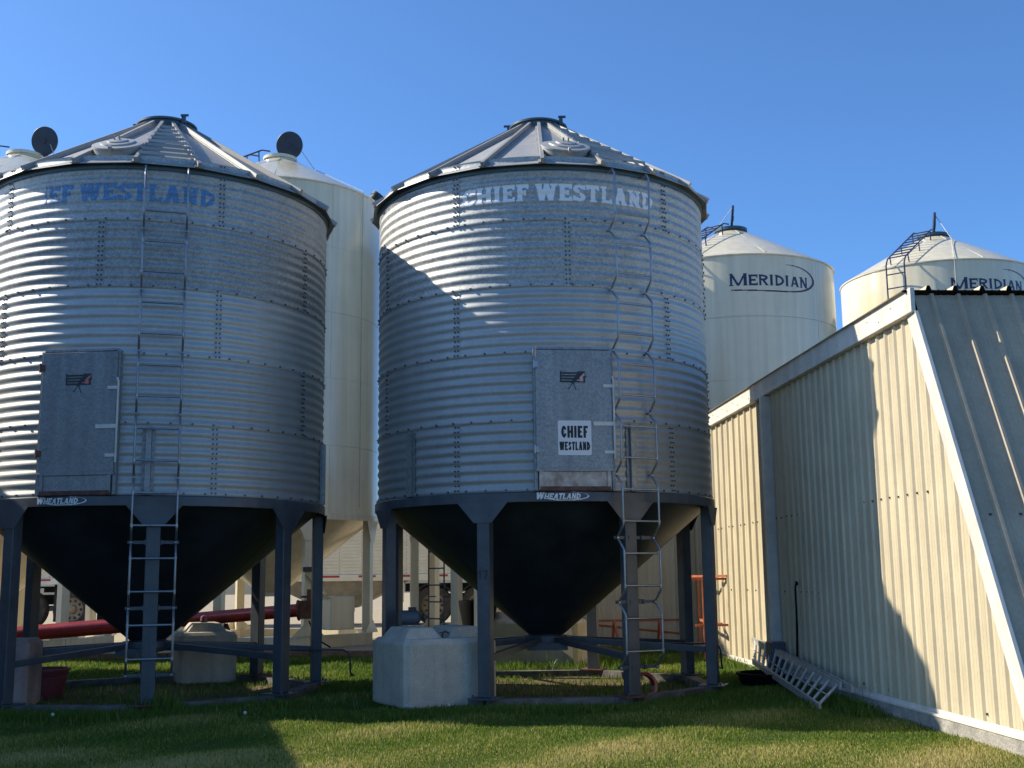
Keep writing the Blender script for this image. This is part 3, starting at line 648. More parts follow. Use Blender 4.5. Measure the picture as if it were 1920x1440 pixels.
# ------------------------------------------------------------------ cream smooth-wall bins
def cream_bin(loc, wallh, legA, label, lid, text, r=2.1, extras=False, lidA=82, lidoff=(.06, 0)):
    root = thing('smooth_wall_bin', label, 'grain bin', loc, 0, 'cream smooth-wall hopper bins')
    zb = 2.45; zt = zb+wallh
    b = MB(); k = max(3, round(wallh/1.22))
    for i in range(k):      # smooth courses, each lapped a few millimetres over the one below
        b.lathe([(r+.004*(i % 2), zb+wallh*i/k), (r+.004*(i % 2), zb+wallh*(i+.5)/k), (r+.004*(i % 2), zb+wallh*(i+1)/k-.004)], 160)
    b.build('wall', 'cream', root, smooth=True)
    b = MB(); c0 = plane_at(R(41), r+.004); b.bar(c0(0, 0, zb), c0(0, 0, zt-.02), .02, .006, up=Vector(P(R(41), 1, 0))); b.build('wall_seam', 'cream', root)
    b = MB(); n = 12; a0 = R(8); sub = 8
    # pressed roof of flat sheets meeting on soft ridges
    b.lathe([(r-.01, zt-.03), (r+.025, zt-.03), (r+.03, zt-.005), (r, zt+.005), (r-.05, zt+.04), (1.25, zt+.505), (.36, zt+1.0)], 96)
    roof = b.build('roof', 'cream', root, smooth=True, auto=25)
    for q in range(6):
        th = a0+q*R(60); s = MB(); nrm = Vector(P(th, .56, .83)).normalized()
        p0 = Vector(P(th, r-.06, zt+.052)); p1 = Vector(P(th, .37, zt+1.0)); s.bar(p0-nrm*.004, p1-nrm*.004, .05, .012, up=nrm); s.build('roof_seam', 'cream', roof)
    b = MB(); b.lathe([(.33, zt+.97), (.33, zt+1.04), (.355, zt+1.045), (.355, zt+1.11), (.33, zt+1.115), (.32, zt+1.0)], 48); b.build('collar', 'teal' if lid == 'edge' else 'cream', roof, smooth=True, auto=35)
    # open round lid standing on its hinge
    l = MB()
    if lid == 'edge': ang, off, tilt = R(lidA), lidoff, R(6)
    else: ang, off, tilt = R(-12), lidoff, R(12)
    l.T = Matrix.Translation((off[0], off[1], zt+1.10+.27)) @ Matrix.Rotation(ang, 4, 'Z') @ Matrix.Rotation(R(90)+tilt, 4, 'X')
    l.lathe([(.275, -.04), (.29, -.04), (.29, .0), (.283, .006), (.06, .008), (.055, .02), (.01, .021)], 48, close=True); l.box((.0, -.28, -.02), (.10, .08, .05))
    l.build('lid', 'lid_blue', roof, smooth=True, auto=35, label='open round black lid')
    if lid != 'hidden':
        p = MB(); q = R(-10) if lid == 'edge' else R(62)
        p.tube([(off[0], off[1]-.02, zt+1.62), P(R(-60), .36, zt+1.12)] if loc[0] < 5 and lid == 'edge' else [(off[0], off[1]-.02, zt+1.62), P(q+.35, .75, zt+.83), P(q, r+.04, zt+.03), P(q, r+.03, zt-.05), P(q, r+.012, 2.6)], .008, 5); p.build('lid_rope', 'rope', roof)
    # ladder up the wall and over the roof
    la = R(-41); c = Vector(P(la, 1, 0)); t = Vector((math.cos(la), math.sin(la), 0)); ez = Vector((0,0,1)); rr = r+.17
    b = MB()
    for sg in (-.2, .2):
        b.tube([c*rr+t*sg+ez*.35, c*rr+t*sg+ez*(zt-.0), c*(rr-.1)+t*sg+ez*(zt+.16), c*.62+t*sg+ez*(zt+1.08), c*.42+t*sg+ez*(zt+1.11)], .016, 6)
        for z in np.arange(.9, zt, 1.2): b.bar(c*(r-.01)+t*sg+ez*z, c*rr+t*sg+ez*z, .02, .02)
        for f in (.08, .5, .95): b.bar(c*(rr-.1-f*1.55)+t*sg+ez*(zt+.16+f*.93), c*(rr-.16-f*1.5)+t*sg+ez*(zt+f*.88-.02), .02, .02)
    lad = b.build('ladder', 'navy', root)
    for z in np.arange(.5, zt, .305): b = MB(); b.tube([c*rr+t*-.2+ez*z, c*rr+t*.2+ez*z], .014, 6); b.build('rung', 'navy', lad)
    for f in np.arange(.03, 1.0, .115):
        b = MB(); k0 = (c*(rr-.1)+ez*(zt+.16)).lerp(c*.62+ez*(zt+1.08), f); b.tube([k0-t*.2, k0+t*.2], .014, 6); b.build('rung', 'navy', lad)
    if extras:
        b = MB(); a = R(97); d0 = Vector(P(a, r-.22, zt+.10)); d1 = Vector(P(a, r-.02, zt+.36)); b.tube([d0, d1], .15, 20); b.tube([d1-(d1-d0)*.25, d1], .17, 20); b.build('roof_vent', 'black', roof, smooth=True, auto=40)
    # hopper and legs
    b = MB(); b.lathe([(.24, .92), (.24, 1.0), (2.04, zb-.02)], 96); b.build('hopper_cone', 'cream', root, smooth=True, auto=30)
    b = MB(); b.lathe([(r-.02, zb-.11), (r+.03, zb-.11), (r+.035, zb), (r, zb+.01)], 128); b.build('ring_beam', 'cream', root, smooth=True, auto=35)
    for q in range(8):
        a = legA+q*R(45); a2 = a+R(45); b = MB(); pl2 = plane_at(a, r-.05)
        b.bar(pl2(0,0,.0), pl2(0,0,zb-.1), .16, .15, up=Vector(P(a,1,0))); leg = b.build('leg', 'cream', root)
        g = MB(); g.T = Matrix(((math.cos(a), -math.sin(a), 0, 0), (math.sin(a), math.cos(a), 0, 0), (0,0,1,0), (0,0,0,1)))
        yy = -(r-.05+.085); g.prism([(-.09, zb-.5), (.09, zb-.5), (.26, zb-.1), (-.26, zb-.1)], yy-.01, yy)
        g.build('gusset', 'cream', leg)
        g = MB(); g.T = Matrix(((math.cos(a), -math.sin(a), 0, 0), (math.sin(a), math.cos(a), 0, 0), (0,0,1,0), (0,0,0,1)))
        g.prism([(-.32, .22), (.32, .22), (.09, .42), (-.09, .42)], yy-.01, yy); g.build('foot_gusset', 'cream', leg)
        s = MB(); s.bar(P(a, r-.05, .11), P(a2, r-.05, .11), .2, .22); s.build('skid', 'cream', root)
    if text:
        cell = .010; ms = text_mask('MERIDIAN', cell, .215, t=.225, sf=(.045, .06), wk=1.10, gap=.085, first=1.18); wd = ms.shape[1]*cell
        W = R(46.5); A = R(10.2)
        rib = lambda u, v: P(A+(u/wd-.5)*W, r+.0075, zt-.655+v)
        mask_mesh('name_lettering', ms, cell, rib, 'txt_navy', root)
        gx, gy = np.meshgrid((np.arange(184)+.5)*cell, (np.arange(66)+.5)*cell)
        L = 1.78; cx, cy = 1.12, .30
        e1 = ((gx-cx)/(L-cx))**2+((gy-cy)/.285)**2; e2 = ((gx-cx+.02)/(L-cx-.038))**2+((gy-cy-.006)/.264)**2
        sw = (e1 <= 1) & (e2 > 1) & (gx > cx-.02)
        sw |= (gx <= cx) & (gx > .03) & (np.abs(gy-(cy-.277)-.03*((cx-gx)/cx)**2) < .013)
        mask_mesh('lettering_swoosh', sw, cell, lambda u, v: rib(u*wd/1.60, v-.135), 'txt_maroon', root)
    if extras:
        b = MB(); b.box((1.55, -1.45, .62), (.50, .35, .60), R(38)); b.box((1.45,-1.55,.90), (.3,.25,.05), R(38)); bevel(b.build('fan_housing', 'cream', root), .02)
        b = MB(); b.bar((.95, -1.95, 1.45), (1.36, -1.75, .98), .05, .05); b.build('fan_brace', 'cream', root)
        for q, z, d in ((1.08, 1.42, (.20, .08, .09)), (1.02, .93, (.14, .06, .04)), (1.08, .55, (.16, .05, .03))): b = MB(); b.box((q, -1.94, z), d); b.build('leg_clamp', 'bolt', root)
        b = MB(); b.tube([(1.1, -1.98, .5), (1.2, -2.02, .3), (1.36, -2.05, .12), (1.5, -2.0, .03)], .014, 6); b.build('cable', 'rubber', root)
    return root
cream_bin((-9.86, 22.8, .2), 6.27, R(10), 'cream smooth-wall bin with open lid partly seen above the blue-lettered bin', 'face', False, 2.1, lidoff=(.42, -.1))
cream_bin((-4.82, 23.6, .2), 6.42, R(30), 'tall cream smooth-wall bin between the two galvanized bins, round lid open', 'face', False, 2.1, extras=True, lidoff=(.20, -.1))
cream_bin((.05, 23.7, .2), 5.6, R(-33), 'cream smooth-wall bin hidden behind the white-lettered bin, only its legs showing', 'hidden', False)
cream_bin((4.8, 24.7, .2), 5.08, R(20), 'cream smooth-wall bin with its whole navy name showing above the shed wall', 'edge', True, lidA=82)
cream_bin((9.68, 26.0, .2), 5.28, R(20), 'cream smooth-wall bin at the right edge, name partly cut by the shed roof', 'edge', True, lidA=74)

# ------------------------------------------------------------------ shed
WX = lambda y: 3.692-.0624*(y-13.9)
def ribbed(mb, p0, p1, up0, up1, pitch, nrm, phase=.0, h=.022):
    """ribbed sheet between edge p0->p1 (bottom) and its top edge, major ribs with flat minor ribs between"""
    p0, p1, up0, up1, nrm = map(Vector, (p0, p1, up0, up1, nrm)); L = (p1-p0).length
    xs = []
    k = int(L/pitch)+1
    for i in range(k):
        o = phase+i*pitch
        for x, hh in ((0, 0), (.016, h), (.044, h), (.060, 0), (pitch*.42, 0), (pitch*.44, .005), (pitch*.50, .005), (pitch*.52, 0), (pitch*.70, 0), (pitch*.72, .005), (pitch*.78, .005), (pitch*.80, 0)):
            if 0 <= o+x <= L: xs.append((o+x, hh))
    xs = [(0, 0)]+[q for q in xs if q[0] > .002 and q[0] < L-.002]+[(L, 0)]
    vs = []
    for x, hh in xs:
        f = x/L; vs.append(p0.lerp(p1, f)+nrm*hh); vs.append(up0.lerp(up1, f)+nrm*hh)
    mb.add(vs, [(2*i, 2*i+2, 2*i+3, 2*i+1) for i in range(len(xs)-1)])
def shed():
    root = thing('shed', 'cream ribbed metal shed with white trim and a sloping front wall', 'shed', (WX(15.4), 15.4, 0))
    inv = Matrix.Translation((-WX(15.4), -15.4, 0))
    w = Vector((-.0624, 1, 0)).normalized(); nl = Vector((-w.y, w.x, 0)); f = -nl
    zt = 3.9; zf = .14
    # front edge of the left wall leans outwards
    yf = lambda z: 9.09+.474*z
    def L(y, z, o=0.): return Vector((WX(y), y, z))+nl*o
    def mk(): b = MB(); b.T = inv; return b
    ye, ym = 19.6, 16.15
    b = mk(); ribbed(b, L(ye, zf), L(ym, zf), L(ye, zt), L(ym, zt), .36, nl, .05, .03)
    # straight part up to the foot of the lean, then the triangle above the sloping edge
    b2 = mk()
    p0, p1 = L(ym, zf), L(yf(zf), zf); n = 0
    Lh = (p1-p0).length; pitch = .2286; xs = [(0, 0)]
    for i in range(int(Lh/pitch)+1):
        o = .03+i*pitch
        for x, hh in ((0, 0), (.018, .024), (.044, .024), (.062, 0), (pitch*.44, 0), (pitch*.455, .0025), (pitch*.50, .0025), (pitch*.515, 0), (pitch*.72, 0), (pitch*.735, .0025), (pitch*.78, .0025), (pitch*.795, 0)):
            if o+x < Lh-.002: xs.append((o+x, hh))
    xs.append((Lh, 0)); vs = []
    for x, hh in xs:
        y = ym+(yf(zf)-ym)*x/Lh
        ztop = zt if y >= yf(zt) else (y-9.09)/.474
        vs += [L(y, zf, hh), L(y, max(ztop, zf+.001), hh)]
    b2.add(vs, [(2*i, 2*i+2, 2*i+3, 2*i+1) for i in range(len(xs)-1)])
    b.v, b.f, b.m = b.v+b2.v, b.f+[tuple(i+len(b.v) for i in q) for q in b2.f], b.m+b2.m
    # screws
    b.mi = 1
    for z in (2.17, 1.2, .25):
        y = 9.9+.474*max(0, z-.3)+.2
        while y < ye-.1:
            if random.random() < (.9 if z > 2 else .35): c = L(y, z+.01*random.random(), .004); b.box(tuple(c), (.02, .02, .02))
            y += .2286+.02*random.random()
    b.build('side_wall', ['shed', 'bolt'], root)
    # front wall
    b = mk(); W = 7.
    q0, q1 = L(yf(zf), zf), L(yf(zf), zf)+f*W; t0, t1 = L(yf(4.06), 4.06), L(yf(4.06), 4.06)+f*W
    up = (t0-q0).normalized(); nf = up.cross(f).normalized()
    if nf.y > 0: nf = -nf
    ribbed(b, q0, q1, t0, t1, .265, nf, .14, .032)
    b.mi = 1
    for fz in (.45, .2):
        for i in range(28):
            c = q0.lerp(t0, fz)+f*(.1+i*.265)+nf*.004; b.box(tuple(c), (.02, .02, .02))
    b.build('front_wall', ['shaded_sheet', 'bolt'], root)
    b = mk()   # hidden sides
    e0 = L(ye, 0); e1 = e0+f*W
    b.add([e0, e1, e1+Vector((0,0,zt)), e0+Vector((0,0,zt))], [(0,1,2,3)]); b.add([q1-Vector((0,0,zf)), e1, e1+Vector((0,0,zt)), t1], [(0,1,2,3)])
    b.build('rear_walls', 'shed', root)
    # roof sheet, ribs running from front to back, its end profile seen over the front wall
    b = mk(); r0 = L(yf(4.06)-.05, 4.10, .12); r1 = r0+f*(W+.2); s0 = L(ye+.1, 4.10, .12); s1 = s0+f*(W+.2)
    ribbed(b, r0, r1, s0, s1, .265, (0,0,1), .22, .045); b.mi = 1
    for i in range(26):
        c0 = r0+f*(.22+i*.265); b.add([c0, c0+f*.016+Vector((0,0,.044)), c0+f*.044+Vector((0,0,.044)), c0+f*.06, c0+w*.03, c0+w*.03+f*.016+Vector((0,0,.044)), c0+w*.03+f*.044+Vector((0,0,.044)), c0+w*.03+f*.06], [(0,1,2,3), (7,6,5,4)])
    b.bar(r0+w*.02-Vector((0,0,.010)), r1+w*.02-Vector((0,0,.010)), .03, .016)
    b.build('roof', ['shed', 'rubber'], root)
    b = mk()
    seg = [(ye+.12, 16.3), (16.3, 13.2), (13.2, yf(4.06)-.12)]
    for i, (a, c) in enumerate(seg):
        b.bar(L(a-.002, 3.99, .06+.003*(i % 2)), L(c+.002, 3.99, .06+.003*(i % 2)), .045, .235)
    b.bar(L(ye+.12, 3.88, .02), L(yf(3.9)-.0, 3.88, .02), .10, .02)
    for i in range(26): b.box(tuple(L(19.4-i*.32, 3.95+.07*(i % 2), .087)), (.012, .018, .018))
    bevel(b.build('fascia', 'white', root), .006)
    b = mk()
    a0, a1 = L(yf(zf), zf), L(yf(3.88), 3.88)
    dy = Vector((0, .085, 0))
    b.add([a0+nl*.05-dy*.55, a1+nl*.05-dy*.55, a1+nl*.05+dy*2.3, a0+nl*.05+dy*2.3, a0+nl*.02-dy*.55, a1+nl*.02-dy*.55, a0+dy*2.3, a1+dy*2.3, a0-dy*.1, a1-dy*.1],
          [(0,3,2,1), (0,1,5,4), (3,6,7,2), (4,5,9,8)])
    b.build('corner_trim', 'white', root)
    b = mk(); b.bar(L(ym-.08, .46, .055), L(ym-.08, 3.86, .055), .16, .085, up=tuple(w)); bevel(b.build('downpipe', 'white', root), .01)
    b = mk(); b.box(tuple(L(ym-.20, .38, .11)), (.19, .30, .34), R(3.5)); bevel(b.build('downpipe_shoe', 'grey_plastic', root), .015)
    b = mk(); b.bar(L(ye+.02, .07, -.03), L(yf(0)-.1, .07, -.03), .2, .14); c0 = L(yf(0), .06, -.03); b.bar(c0-f*.02, c0+f*W, .2, .12); b.build('footing', 'footing', root)
    b = mk(); b.bar(L(ye+.02, .150, .045), L(yf(.1)-.02, .150, .045), .07, .018); b.bar(L(ye+.02, .178, .024), L(yf(.17), .178, .024), .012, .04); b.build('base_flashing', 'white', root)
    b = mk(); b.tube([L(15.25, .40, .035), L(15.2, .9, .03), L(15.2, 1.25, .03), L(15.15, 1.33, .03), L(15.1, 1.30, .035)], .014, 6); b.build('cable', 'rubber', root)
    return root
shed()
def annex():
    root = thing('annex_shed', 'low cream ribbed shed wall seen between the legs of the lettered bin', 'shed', (2., 21.6, .1))
    inv = Matrix.Translation((-2., -21.6, -.1))
    b = MB(); b.T = inv; ribbed(b, (1.22, 21.6, .12), (3.05, 21.6, .12), (1.22, 21.6, 2.85), (3.05, 21.6, 2.85), .2286, (0,-1,0), .05)
    b.add([(3.05, 21.6, .1), (3.05, 23.1, .1), (3.05, 23.1, 2.85), (3.05, 21.6, 2.85)], [(0,1,2,3)]); b.add([(.62, 23.1, .1), (.62, 21.62, .1), (.62, 21.62, 2.85), (.62, 23.1, 2.85)], [(0,1,2,3)])
    b.add([(3.05, 23.1, .1), (.62, 23.1, .1), (.62, 23.1, 2.85), (3.05, 23.1, 2.85)], [(0,1,2,3)])
    ribbed(b, (3.07, 22.3, .1), (4.3, 22.3, .1), (3.07, 22.3, 2.85), (4.3, 22.3, 2.85), .2286, (0,-1,0), .1)
    b.build('wall', 'shed', root)
    b = MB(); b.T = inv; ribbed(b, (.62, 21.62, .12), (1.17, 21.62, .12), (.62, 21.62, 2.85), (1.17, 21.62, 2.85), .15, (0,-1,0), .04); b.build('grey_door', 'grey_sheet', root)
    b = MB(); b.T = inv; b.box((1.195, 21.585, 1.48), (.05, .05, 2.74)); b.box((3.03, 21.575, 1.48), (.10, .05, 2.74)); b.build('corner_trim', 'white', root)
    b = MB(); b.T = inv; b.box((1.84, 22.33, 2.90), (2.6, 1.7, .06)); b.build('roof', 'shed', root)
    b = MB(); b.T = inv; b.box((3.22, 22.25, 2.38), (.16, .08, .22)); b.build('red_box', 'redplastic', root)
annex()

# ------------------------------------------------------------------ concrete blocks
def concrete_block(label, loc, rz, l, w, h, nubs, tilt=0., material='concrete'):
    root = thing('concrete_block', label, 'concrete block', loc, rz, 'precast concrete blocks'); root.rotation_euler = (R(tilt), 0, rz)
    b = MB(); c = .06; x, y = l/2, w/2
    ring = lambda z, g: [(-x+c+g, -y+g, z), (x-c-g, -y+g, z), (x-g, -y+c+g, z), (x-g, y-c-g, z), (x-c-g, y-g, z), (-x+c+g, y-g, z), (-x+g, y-c-g, z), (-x+g, -y+c+g, z)]
    vs = ring(0., .02)+ring(.03, 0)+ring(h-.05, 0)+ring(h, .045)
    fs = [tuple(range(8))[::-1], tuple(range(24, 32))]
    for k in range(3): fs += [(k*8+i, k*8+(i+1) % 8, k*8+8+(i+1) % 8, k*8+8+i) for i in range(8)]
    b.add(vs, fs)
    body = b.build('block_body', material, root); bevel(body, .010, 2)
    for cx, nl in nubs:
        n = MB(); y0, y1 = -w*.33, w*.33; z = h-.002; hh = .12
        n.add([(cx-nl/2, y0, z), (cx+nl/2, y0, z), (cx+nl/2, y1, z), (cx-nl/2, y1, z), (cx-nl/2+.09, y0+.06, z+hh), (cx+nl/2-.09, y0+.06, z+hh), (cx+nl/2-.09, y1-.06, z+hh), (cx-nl/2+.09, y1-.06, z+hh)],
              [(4,5,6,7),(0,1,5,4),(1,2,6,5),(2,3,7,6),(3,0,4,7)])
        bevel(n.build('top_lug', 'concrete', root), .015, 2)
    return root
bA = concrete_block('pale concrete block by the leg marked 17, nearest the camera', (-.93, 13.70, .03), R(27), 1.12, 1.06, .74, [(-.27, .46), (.27, .46)])
lp = MB(); lp.tube([(.0, -.26, .70), (.0, -.25, .78), (.03, -.25, .81), (.08, -.25, .79), (.10, -.25, .70)], .011, 8); lp.box((.0,-.30,.80),(.10,.03,.012)); lp.build('lifting_loop', 'rust', bA, smooth=True, auto=50)
concrete_block('sunlit concrete block behind the lettered bin hopper', (.22, 18.5, .03), R(-17), 1.7, .75, .76, [(-.42, .55), (.40, .55)])
concrete_block('shaded concrete block standing behind the ladder leg of the blue-lettered bin', (-4.42, 17.05, .03), R(22), .80, .95, .70, [(0, .55)])
concrete_block('flare-tinted concrete block in shade at the left edge of the photo', (-6.24, 14.15, .0), R(8), 1.15, .75, .78, [], material='flare_tint_block')
mo = thing('electric_motor', 'small dark grey motor lying on the nearest concrete block', 'motor', (-1.20, 13.95, .895), R(20))
b = MB(); b.tube([(-.14, 0, .085), (.06, 0, .085)], .085, 16); b.tube([(.06, 0, .085), (.10, 0, .085)], [.085, .05], 16); b.build('motor_body', 'grey_plastic', mo, smooth=True, auto=40)
b = MB(); b.box((-.03, 0, .008), (.22, .16, .016)); b.box((.0, -.02, .18), (.08, .07, .05)); b.build('motor_base', 'black', mo)
b = MB(); b.tube([(.10, 0, .085), (.155, 0, .085)], .018, 8); b.tube([(.13,0,.085),(.15,0,.085)], .04, 10); b.build('shaft', 'bolt', mo, smooth=True, auto=40)
kn = thing('red_cap', 'small dark red plastic cap on top of the shaded concrete block', 'cap', (-4.42, 17.0, .852))
b = MB(); b.lathe([(.045, 0), (.045, .06), (.036, .085), (.01, .10)], 20, close=True); b.build('cap_body', 'redplastic', kn, smooth=True, auto=40)
b = MB(); b.lathe([(.055, 0), (.055, .02), (.046, .02)], 20); b.build('cap_rim', 'black', kn, smooth=True, auto=40)

# ------------------------------------------------------------------ small yard things
def tub(name, label, cat, loc, r0, r1, h, material, bands):
    root = thing(name, label, cat, loc)
    b = MB(); b.lathe([(r0*.98, 0), (r0, .01)]+[q for z in bands for q in ((r0+(r1-r0)*z/h, z-.012), (r0+(r1-r0)*z/h+.012, z-.006), (r0+(r1-r0)*z/h+.012, z+.006), (r0+(r1-r0)*z/h, z+.012))]+[(r1, h-.03), (r1+.02, h-.025), (r1+.02, h), (r1-.015, h), (r0-.02, .03), (.001, .03)], 40)
    b.build('tub_wall', material, root, smooth=True, auto=40); return root
tub('plastic_tub', 'faded red plastic tub beside the concrete block at left', 'tub', (-6.02, 15.25, 0), .29, .35, .36, 'redplastic', [.25])
tub('rubber_tub', 'black rubber tub under the aluminium ladder', 'tub', (3.33, 15.75, .0), .38, .42, .17, 'rubber', [.1])
fn = thing('black_boot', 'black flexible spout boot standing behind the leg marked 17', 'spout boot', (-.56, 18.3, .06))
b = MB(); b.lathe([(.17, 0), (.18, .02), (.175, .38), (.19, .42), (.30, .98), (.30, 1.03), (.28, 1.03), (.17, .40), (.16, .02)], 32); b.build('boot_body', 'rubber', fn, smooth=True, auto=40)
b = MB(); b.lathe([(.181, .16), (.186, .165), (.185, .215), (.178, .22)], 32); b.build('boot_band', 'alu', fn, smooth=True, auto=40)
ri = thing('wheel_rim', 'red steel rim standing behind the ladder leg of the lettered bin', 'rim', (1.50, 14.15, .0))
b = MB(); b.T = Matrix.Translation((0, 0, .155)) @ Matrix.Rotation(R(20), 4, 'Z') @ Matrix.Rotation(R(82), 4, 'X'); b.lathe([(.125, -.05), (.155, -.055), (.15, -.03), (.135, 0), (.15, .03), (.155, .055), (.125, .05), (.125, -.05)], 36); b.build('rim_band', 'red', ri, smooth=True, auto=40)
# auger
au = thing('auger', 'long dark red grain auger tube lying behind the blue-lettered bin', 'auger', (-6.2, 20.0, .55))
A0, A1 = Vector((-9.6, 20.0, .50)), Vector((-3.63, 20.0, .93)); o = Vector((-6.2, 20.0, .55)); Am = A0.lerp(A1, .625)
b = MB(); b.tube([A0-o, Am-o], .125, 24); b.tube([Am-o, A1-o], .108, 24); b.build('auger_tube', 'red', au, smooth=True, auto=40)
d = (A1-A0).normalized(); b = MB(); b.tube([Am-d*.03-o, Am+d*.03-o], .15, 24); b.tube([Am-d*.10-o, Am-d*.085-o], .135, 24); b.build('flange', 'red', au, smooth=True, auto=40)
b = MB(); b.tube([A1-o, A1+d*.03-o], .17, 20); b.box(tuple(A1+d*.14-o), (.22, .24, .30)); b.box(tuple(A1+d*.20-o+Vector((0,0,.2))), (.05, .3, .26)); b.tube([A1+d*.25-o, A1+d*.36-o], .03, 8); b.build('gearbox', 'rust', au)
for s in (.12, .8):
    c = A0.lerp(A1, s); b = MB(); b.bar(Vector((c.x-.25, 20.0, .1))-o, Vector((c.x, 20.0, c.z-.12))-o, .05, .05); b.bar(Vector((c.x+.25, 20.0, .1))-o, Vector((c.x, 20.0, c.z-.12))-o, .05, .05); b.build('support_leg', 'rust', au)
# orange racks
rk = thing('steel_rack', 'tall orange steel rack leaning in the corner by the shed wall', 'rack', (3.0, 19.3, .07), 0, 'orange steel racks')
def bars(name, root, lst, material, w=.036):
    for p, q in lst:
        b = MB(); b.bar(p, q, w, w); b.build(name, material, root)
bars('post', rk, [((0,-.35,0),(0,-.35,1.34)), ((.06,.55,0),(.06,.55,1.34)), ((-.14,.5,.3),(-.14,.5,1.34))], 'orange')
bars('rail', rk, [((-.14,.5,1.345),(.36,-.5,1.345)), ((-.20,-.36,1.30),(.42,-.36,1.30)), ((-.14,-.36,.58),(.42,-.36,.58)), ((0,-.35,.64),(.06,.55,.64)), ((.06,-.36,.585),(.42,.2,.585))], 'orange')
rk = thing('steel_rack', 'low orange steel rack in front of the annex wall', 'rack', (2.2, 21.1, .1), 0, 'orange steel racks')
bars('rail', rk, [((-.95,0,.56),(.85,0,.56)), ((-.95,-.05,.10),(.85,-.05,.10)), ((-.95,.2,.10),(.85,.2,.10)), ((-.95,.2,.50),(.85,.2,.30))], 'orange', .04)
bars('post', rk, [((-.45,0,.56),(-.36,-.35,0)), ((-.45,.0,.56),(-.48,.3,0)), ((.35,0,.56),(.40,-.35,0)), ((.35,0,.56),(.33,.3,0)), ((.55,.1,.2),(.55,.1,0))], 'orange', .042)
# aluminium ladder on its edge against the shed
lad = thing('extension_ladder', 'aluminium extension ladder lying on its edge against the shed base', 'ladder', (3.2, 12.75, 0))
o = Vector((3.2, 12.75, 0)); bt = [Vector((3.20, 12.75, .04)), Vector((3.31, 16.8, .24))]; tp = [Vector((3.46, 12.85, .25)), Vector((3.40, 17.2, .51))]
sh = Vector((.05, 0, -.02))
b = MB(); b.bar(bt[0]-o, bt[1]-o, .028, .075); b.bar(bt[0]+sh-o+Vector((0,.3,.0)), bt[1]+sh-o, .028, .07); b.build('rail', 'alu', lad)
b = MB(); b.bar(tp[0]-o, tp[1]-o, .028, .075); b.bar(tp[0]+sh-o+Vector((0,-.25,.01)), tp[1]+sh-o-Vector((0,.25,0)), .028, .07); b.build('rail', 'alu', lad)
for i in range(14):
    f = (i+.35)/14.; b = MB(); b.tube([bt[0].lerp(bt[1], f)-o, tp[0].lerp(tp[1], f)-o], .019, 8); b.build('rung', 'alu', lad, smooth=True, auto=50)
b = MB(); b.tube([bt[0].lerp(tp[0], .55)-o+Vector((-.03,0,0)), bt[0].lerp(tp[0], .5).lerp(bt[1].lerp(tp[1], .6), .5)-o+Vector((-.03,0,-.02)), bt[1].lerp(tp[1], .62)-o+Vector((-.03,0,0))], .006, 5); b.build('rope', 'rope', lad)
# weed tufts
def tuft(label, loc, n, h, spread, seed):
    q = random.Random(seed); root = thing('weed_tuft', label, 'weed', loc, 0, 'weed tufts'); b = MB()
    for i in range(n):
        a = q.random()*6.28; r0 = spread*q.random()*.4; L = h*(.5+.5*q.random()); le = .25+.6*q.random(); w = .006
        p = Vector((r0*math.cos(a), r0*math.sin(a), 0)); d = Vector((math.cos(a), math.sin(a), 0)); t = Vector((-d.y, d.x, 0))
        m1 = p+d*L*le*.35+Vector((0, 0, L*.6)); m2 = p+d*L*le+Vector((0, 0, L*(1-.25*le)))
        b.add([p-t*w, p+t*w, m1+t*w*.8, m1-t*w*.8, m2], [(0, 1, 2, 3), (3, 2, 4)])
    b.build('blades', 'weed', root)
    b = MB()
    for i in range(3): a = q.random()*6.28; b.tube([(0,0,0), (.02*math.cos(a), .02*math.sin(a), h*.6), (.09*math.cos(a), .09*math.sin(a), h*1.25)], .002, 4)
    b.build('dry_stems', 'weed', root)
M['weed'] = mat('weed_leaf', (.09, .17, .03), .6, var=.3, vscale=20)
tuft('leafy weed tuft at the foot of the ladder leg of the blue-lettered bin', (-4.10, 12.98, 0), 70, .26, .3, 1)
tuft('grass tuft beneath the white-lettered bin hopper outlet', (.50, 17.35, .04), 60, .28, .25, 2)
tuft('weed tuft against the shed footing by the ladder end', (3.55, 12.35, 0), 40, .2, .2, 3)
tuft('long grass tuft between the two bins near the nearest concrete block', (-1.75, 13.2, 0), 35, .16, .2, 4)
# dandelion clocks
def dandelion(px, label, h):
    root = thing('dandelion', label, 'weed', px, 0, 'dandelion clocks')
    b = MB(); b.tube([(0,0,0), (.008,.0,h*.5), (.0,.004,h)], .0025, 5); b.build('stem', 'weed', root)
    b = MB(); b.T = Matrix.Translation((0,.004,h)); b.lathe([(.001,-.017),(.012,-.012),(.017,0),(.012,.012),(.001,.017)], 12, close=True); b.build('seed_head', 'seed', root, smooth=True)
dandelion((-2.55, 11.4, 0), 'dandelion clock on a tall stem between the two bins', .20)
dandelion((-4.55, 11.9, 0), 'dandelion clock in front of the left skid', .15)
dandelion((-.70, 12.65, 0), 'dandelion clock beneath the nearest concrete block', .12)

